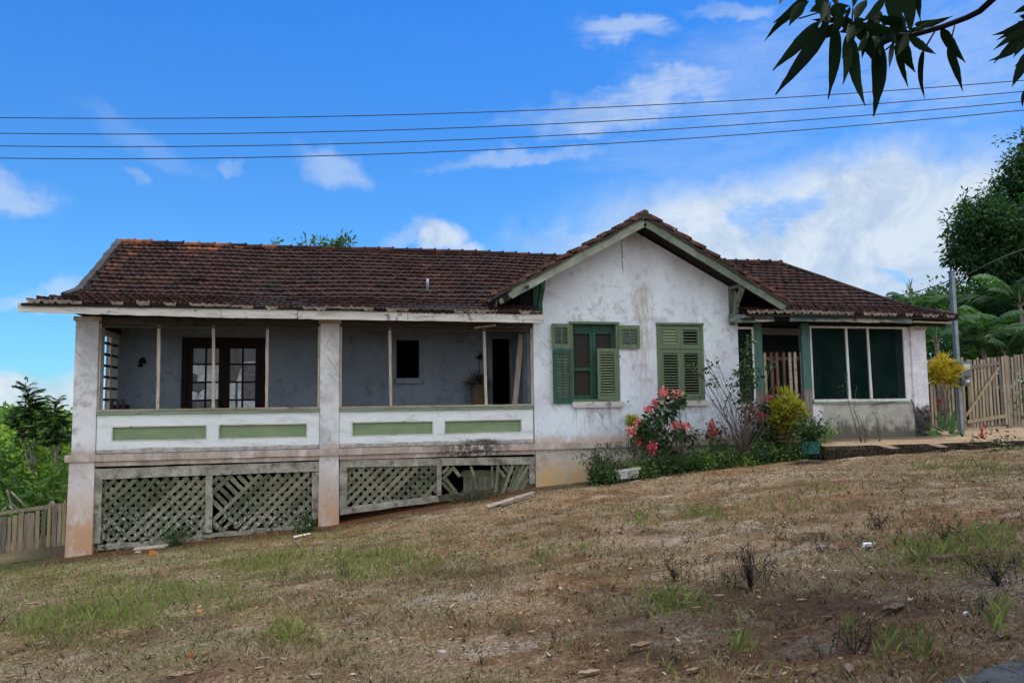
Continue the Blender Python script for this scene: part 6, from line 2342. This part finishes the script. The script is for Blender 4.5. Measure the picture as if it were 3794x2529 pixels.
for (px, py, rx, ry, d) in PATCH:
    k = int(rx * ry * d * .15) + 16
    a = rng.normal(0, .62, (k, 2))
    gp = ground_pts(px + a[:, 0] * rx, np.minimum(py + a[:, 1] * ry, 2600))
    PP.append(gp)
    HH.append(.02 + .15 * rng.random(k) ** 2.2)
    RR.append(np.clip(rng.normal(.5 if px > 1500 else .66, .22, k), 0, 1))
# scattered green blades everywhere
k = 2600
y_ = rng.uniform(2.8, 17.3, k)
x_ = y_ * rng.uniform(-.42, 1.1, k)
m_ = ~((x_ > 9.6) & (y_ > 15.6))
m_ &= rng.random(k) < np.clip(.55 + .5 * np.sin(x_ * 1.1 + 2) * np.sin(y_ * .8), .05, 1)
PP.append(np.stack([x_, y_, gz(x_, y_)], 1)[m_])
HH.append(rng.uniform(.03, .12, m_.sum()))
RR.append(rng.random(m_.sum()))
P = np.concatenate(PP)
h = np.concatenate(HH)
V, F, R = blades(len(P), P, h, rng.uniform(.003, .0065, len(P)) * (1 + P[:, 1] * .07), rng.uniform(.1, .8, len(P)), np.concatenate(RR))
tag(mkobj('green_grass', V, F, GREENGRASS, None, False, 0, None, R, (0, 0, 0)), 'tufts of fresh green grass growing through the dry lawn', 'grass', None, 'stuff')

# thin short green turf, widest on the left half
TP = []
for (px, py, rx, ry, k) in ((500, 2190, 560, 75, 13000), (1250, 2085, 380, 38, 7000), (250, 2310, 330, 60, 6000), (760, 2010, 520, 24, 6500), (1500, 1985, 300, 20, 2500), (100, 2130, 200, 30, 2500), (110, 2085, 160, 14, 1800), (2480, 1905, 280, 26, 1600), (3560, 2070, 200, 45, 2600), (3560, 1745, 160, 22, 1500), (2900, 1880, 350, 25, 900), (2500, 2240, 120, 26, 700), (1050, 2360, 90, 28, 600)):
    a = rng.normal(0, 1, (k, 2))
    pts_ = ground_pts(np.clip(px + a[:, 0] * rx, -250, 4000), np.clip(py + a[:, 1] * ry, (2060 if py == 2085 else 1900) if px < 2000 else 1700, 2600))
    q_ = np.sin(pts_[:, 0] * 2.1 + 1.5 * np.sin(pts_[:, 1] * 1.7)) * np.sin(pts_[:, 1] * 2.6 + pts_[:, 0]) + .5 * np.sin(pts_[:, 0] * 6 + pts_[:, 1] * 5)
    TP.append(pts_[(rng.random(k) < np.clip(.6 + .5 * q_, .08, 1)) & ((pts_[:, 1] < 17.5) | (pts_[:, 0] < -5.9))])
P = np.concatenate(TP)
V, F, R = blades(len(P), P, rng.uniform(.015, .055, len(P)), rng.uniform(.0022, .005, len(P)) * (1 + P[:, 1] * .10), rng.uniform(.15, 1.1, len(P)), np.clip(rng.normal(.50, .2, len(P)), 0, 1))
tag(mkobj('thin_turf', V, F, GREENGRASS, None, False, 0, None, R, (0, 0, 0)), 'thin short green turf on the left half of the lawn', 'grass', None, 'stuff')

# crumbs of bark, leaf and straw lying everywhere
k = 5200
y_ = 2.8 + 14.5 * rng.random(k) ** 1.3
x_ = y_ * rng.uniform(-.44, 1.12, k)
m_ = ~((x_ > 9.6) & (y_ > 15.2))
P = np.stack([x_, y_, gz(x_, y_) + .012], 1)[m_]
n_ = len(P)
a_ = rng.uniform(0, 2 * np.pi, n_)
L_ = rng.uniform(.008, .05, n_) * (1 + P[:, 1] * .05)
W_ = L_ * rng.uniform(.12, .55, n_)
d_ = np.stack([np.cos(a_), np.sin(a_), rng.normal(0, .25, n_)], 1) * L_[:, None] / 2
s_ = np.stack([-np.sin(a_), np.cos(a_), rng.normal(0, .5, n_)], 1) * W_[:, None] / 2
V = np.stack([P - d_, P + s_ + (0, 0, .004), P + d_, P - s_], 1).reshape(-1, 3)
R = np.repeat(np.where(rng.random(n_) < .5, rng.uniform(-.2, .15, n_), rng.uniform(.4, 1.0, n_)), 4)
tag(mkobj('ground_litter', V, np.arange(n_ * 4).reshape(-1, 4), DRYGRASS, None, False, 0, None, R, (0, 0, 0)), 'crumbs of bark, dead leaf and straw strewn over the lawn', 'litter', None, 'stuff')

# blackened weeds: small ones as one mass, the big clumps each a plant
def dead_plant(Lv, mb, c, h, k):
    for _ in range(k):
        e_ = np.array(c) + (rng.normal(0, .28 * h), rng.normal(0, .2 * h), h * rng.uniform(.5, 1.0))
        pth = limb_path(c, e_, 3, .6)
        mb.tube(pth, [.003, .0025, .002, .0015], 3)
        for q_ in pth[1:]:
            m = 3
            Lv.add(q_ + rng.normal(0, .012, (m, 3)), rdir(m) - (0, 0, .7), rdir(m), rng.uniform(.012, .038, m), .010, rng.random(m), .4, .2)


Lv, mb = Leaves(), MB()
spots = []
for (px, py, rx, ry, n) in ((3200, 1990, 450, 90, 42), (2700, 2020, 500, 80, 24), (3550, 2150, 250, 150, 22), (2300, 1850, 300, 60, 26), (2900, 1790, 500, 50, 30), (2700, 1790, 130, 24, 12), (1300, 2060, 250, 50, 16), (2050, 1990, 300, 80, 20), (1050, 2250, 500, 120, 12), (3000, 2350, 600, 130, 16), (2100, 2420, 500, 80, 10), (3550, 1900, 250, 60, 20)):
    for _ in range(n):
        spots.append((min(3790, px + rng.uniform(-1, 1) * rx), min(2520, py + rng.uniform(-1, 1) * ry)))
for s_ in spots:
    dead_plant(Lv, mb, G(*s_), rng.uniform(.05, .15), 1 + int(rng.random() < .4))
V = np.concatenate(Lv.V + [np.array(mb.v)])
F = Lv.F + [tuple(i + Lv.n for i in f) for f in mb.f]
tag(mkobj('dead_weeds', V, F, DEADWEED, None, False, 0, None, np.concatenate(Lv.R + [np.full(len(mb.v), .3)]), (0, 0, 0)), 'small blackened dead weeds scattered over the lawn', 'weeds', None, 'stuff')
for px, py, h, k, l_ in ((2780, 2180, .42, 26, 'largest blackened dead weed clump on the lawn'), (2500, 2150, .30, 10, 'blackened dead weed left of the largest dead clump'), (3260, 1960, .26, 8, 'blackened dead weed upslope of the white scrap'), (3500, 2010, .24, 7, 'blackened dead weed to the right of the white scrap'), (3700, 2170, .28, 12, 'blackened dead weed at the right edge of the lawn'),
                     (1280, 2140, .34, 4, 'thin dark stalk of a dead weed in the left green grass'), (3170, 2420, .34, 6, 'dead weed stalk near the bottom right corner')):
    c = G(px, py)
    t = thing('dead_weed', c, l_, 'weed', 'large dead weeds on the lawn')
    Lv, mb = Leaves(), MB()
    dead_plant(Lv, mb, c, h, k)
    for _ in range(k):
        q2 = c + rng.normal(0, 1, 3) * (.26, .18, 0) * h * 1.6
        q2[2] = c[2] + .02
        mb.tube([c, (c + q2) / 2 - (0, 0, .004), q2], .0015, 3)
        dead_plant(Lv, mb, q2, h * .5, 1)
    mb.build('stalks', DEADWEED, t)
    Lv.build('leaves', DEADWEED, t)

# curled dry leaves, each lying by itself
def curled_leaf(px, py, L, ang, rnd, label):
    c = G(px, py) + (0, 0, .012)
    mb = MB()
    d = np.array((math.cos(ang), math.sin(ang), 0))
    s = np.array((-d[1], d[0], 0))
    ks = []
    N_ = 7
    for i in range(N_ + 1):
        t = i / N_ * 2 - 1
        w_ = L * .26 * (1 - t * t) ** .6 + .002
        z_ = .12 * L * t * t + .02 * L * math.sin(t * 7)
        cu = .6 * w_
        ks.append(mb.addv([c + d * L * t / 2 + s * w_ * .5 + (0, 0, z_ + cu), c + d * L * t / 2 + (0, 0, z_), c + d * L * t / 2 - s * w_ * .55 + (0, 0, z_ + cu * .8)], rnd))
    for a, b in zip(ks[:-1], ks[1:]):
        mb.face((a, a + 1, b + 1, b))
        mb.face((a + 1, a + 2, b + 2, b + 1))
    tag(mb.build('dry_leaf', DRYLEAF, attr=True, smooth=True), label, 'leaf', 'dry leaves on the lawn')


R19 = lambda x, y: (1900 + x * .805, 1700 + y * .805)
R0 = lambda x, y: (x * .8075, 1900 + y * .8075)
common = 'small curled dry brown leaf lying on the lawn'
for (q_, L, a, r_, l_) in ((R19(1755, 705), .25, .3, .3, 'largest curled brown leaf, on the dark earth at the right'), (R19(1550, 985), .17, .9, .6, 'tan leaf at the bottom right, curled upward'), (R19(590, 875), .2, .25, .35, 'long brown leaf near the bottom middle'),
                           (R19(350, 1000), .16, .1, .85, 'pale grey leaf at the bottom, right of centre'), (R19(1040, 800), .13, .2, .5, None), (R19(1390, 990), .14, .8, .4, None), (R19(1310, 990), .12, .1, .3, None), (R19(800, 675), .14, -.2, .4, None), (R19(850, 695), .12, .2, .6, None),
                           (R19(950, 640), .13, -.2, .8, None), (R19(1330, 660), .12, .1, .7, None), (R19(790, 635), .09, -.1, .95, None), (R19(480, 598), .11, 0, .5, None), (R19(470, 632), .12, 0, .4, None), (R19(830, 985), .14, .3, .6, None), (R19(1110, 1010), .13, -.5, .6, None), (R19(1450, 740), .12, .1, .1, None), (R19(2260, 830), .22, .6, .3, 'grey-brown leaf near the right edge above the kerb'),
                           (R19(1480, 300 + 20), .12, .1, .6, None), (R19(1250, 320), .1, .0, .4, None), (R19(2140, 325), .12, .1, .9, None), (R19(2190, 265), .13, .2, .6, None), (R19(1750, 985), .15, 1.2, .3, None),
                           (R0(155, 425), .2, .3, .75, 'yellowish leaf at the far left of the lawn'), (R0(830, 760), .22, .2, .6, 'long curled leaf at the bottom left'), (R0(935, 615), .11, .1, .8, None), (R0(1220, 678), .14, .1, .6, None), (R0(1360, 325), .14, .3, .5, None), (R0(1690, 385), .13, .1, .6, None), (R0(2130, 260), .12, .2, .7, None), (R0(2220, 222), .12, .5, .15, None), (R0(1240, 505), .12, .1, .5, None), (R0(690, 672), .12, -.1, .5, None),
                           (R0(660, 610), .10, 1.0, .9, None), (R0(190, 605), .13, .8, .8, None), (R0(120, 700), .16, .1, .5, None), (R0(1190, 720), .1, .2, .9, None), (R0(1450, 755), .13, .0, .9, None), (R0(580, 555), .1, .2, .8, None), (R0(780, 510), .1, .3, .4, None), (R0(1050, 555), .1, .1, .6, None), (R0(50, 760), .16, .3, .6, None)):
    curled_leaf(*q_, L * (1 if l_ else .8), a, r_ * .75, l_ or common)

# scraps and debris
def scrap(px, py, L, mat_, name, label, cat, h=.018, w_=.5, ang=.2):
    c = G(px, py) + (0, 0, .01)
    mb = MB()
    pts = [(rng.uniform(.6, 1) * L * .5 * math.cos(a), rng.uniform(.6, 1) * L * w_ * .5 * math.sin(a)) for a in np.linspace(0, 6.28, 10)[:-1]]
    k = mb.addv([c + (math.cos(ang) * u - math.sin(ang) * v, math.sin(ang) * u + math.cos(ang) * v, -.03) for u, v in pts])
    k2 = mb.addv([c + (math.cos(ang) * u * .85 - math.sin(ang) * v * .85, math.sin(ang) * u * .85 + math.cos(ang) * v * .85, h * rng.uniform(.5, 1)) for u, v in pts])
    n = len(pts)
    for i in range(n):
        j = (i + 1) % n
        mb.face((k + i, k + j, k2 + j, k2 + i))
    mb.face([k2 + i for i in range(n)])
    tag(mb.build(name, mat_), label, cat)


scrap(*R19(1640, 398), .24, PAPER, 'paper_scrap', 'crumpled white scrap among the dead weeds at the right', 'litter', .022, .3)
scrap(*R19(2085, 715), .08, PAPER, 'paper_scrap', 'small white scrap near the right edge of the lawn', 'litter', .010)
scrap(*R19(1990, 470), .55, DRYLEAF, 'bark_piece', 'reddish brown bark piece lying on the green patch at the right', 'debris', .05, .28, .1)
scrap(*R0(2030, 660), .13, STONE, 'stone', 'rounded pinkish stone at the bottom middle of the lawn', 'stone', .055, .8)
scrap(*R0(875, 660), .07, BRICKC, 'tile_fragment', 'small orange tile fragment at the bottom left', 'tile fragment', .03, .6)
scrap(*R0(915, 465), .08, BRICKC, 'tile_fragment', 'small orange tile fragment left of the middle of the lawn', 'tile fragment', .05, .7)
scrap(*P5(790, 985), .24, BRICKC, 'tile_fragment', 'broken orange tile leaning in the red earth below the left lattice', 'tile fragment', .12, .35)
scrap(*C7(1958, 920), .13, STONE, 'tile_ring', 'small round pale chip on the dry lawn below the teal pot', 'debris', .04, .9)


def plank(p_, q_, w_, mat_, label, y=None, t=.03, lift=.03):
    a, b = G(*p_), G(*q_)
    o = MB().bar(a + (0, 0, lift), b + (0, 0, lift), w_, t, n=(0, -.45, 1), seg=6, jit=.006).build('plank', mat_)
    tag(o, label, 'plank', 'planks lying before the lattices')


plank(P5(635, 945), P5(900, 918), .10, PALEW, 'pale cut plank under the left lattice panel', t=.03, lift=.05)
plank(P5(645, 962), P5(690, 958), .05, PALEW, 'short pale offcut beneath the pale cut plank', t=.03, lift=.02)
plank(P5(1900, 845), P5(2030, 818), .06, POSTWOOD, 'grey strip of wood before the right end of the left lattice')
plank(P6(1280, 562), P6(1625, 455), .11, OLDPLANK, 'long grey weathered board lying below the broken lattice', lift=.05)
plank(P6(1390, 545), P6(1630, 470), .07, ROTTEN, 'dark narrow board along the long grey weathered board', lift=.03)
plank(P5(640, 930), P5(520, 935), .06, ROTTEN, 'dark rotten board end under the left lattice', lift=.03)
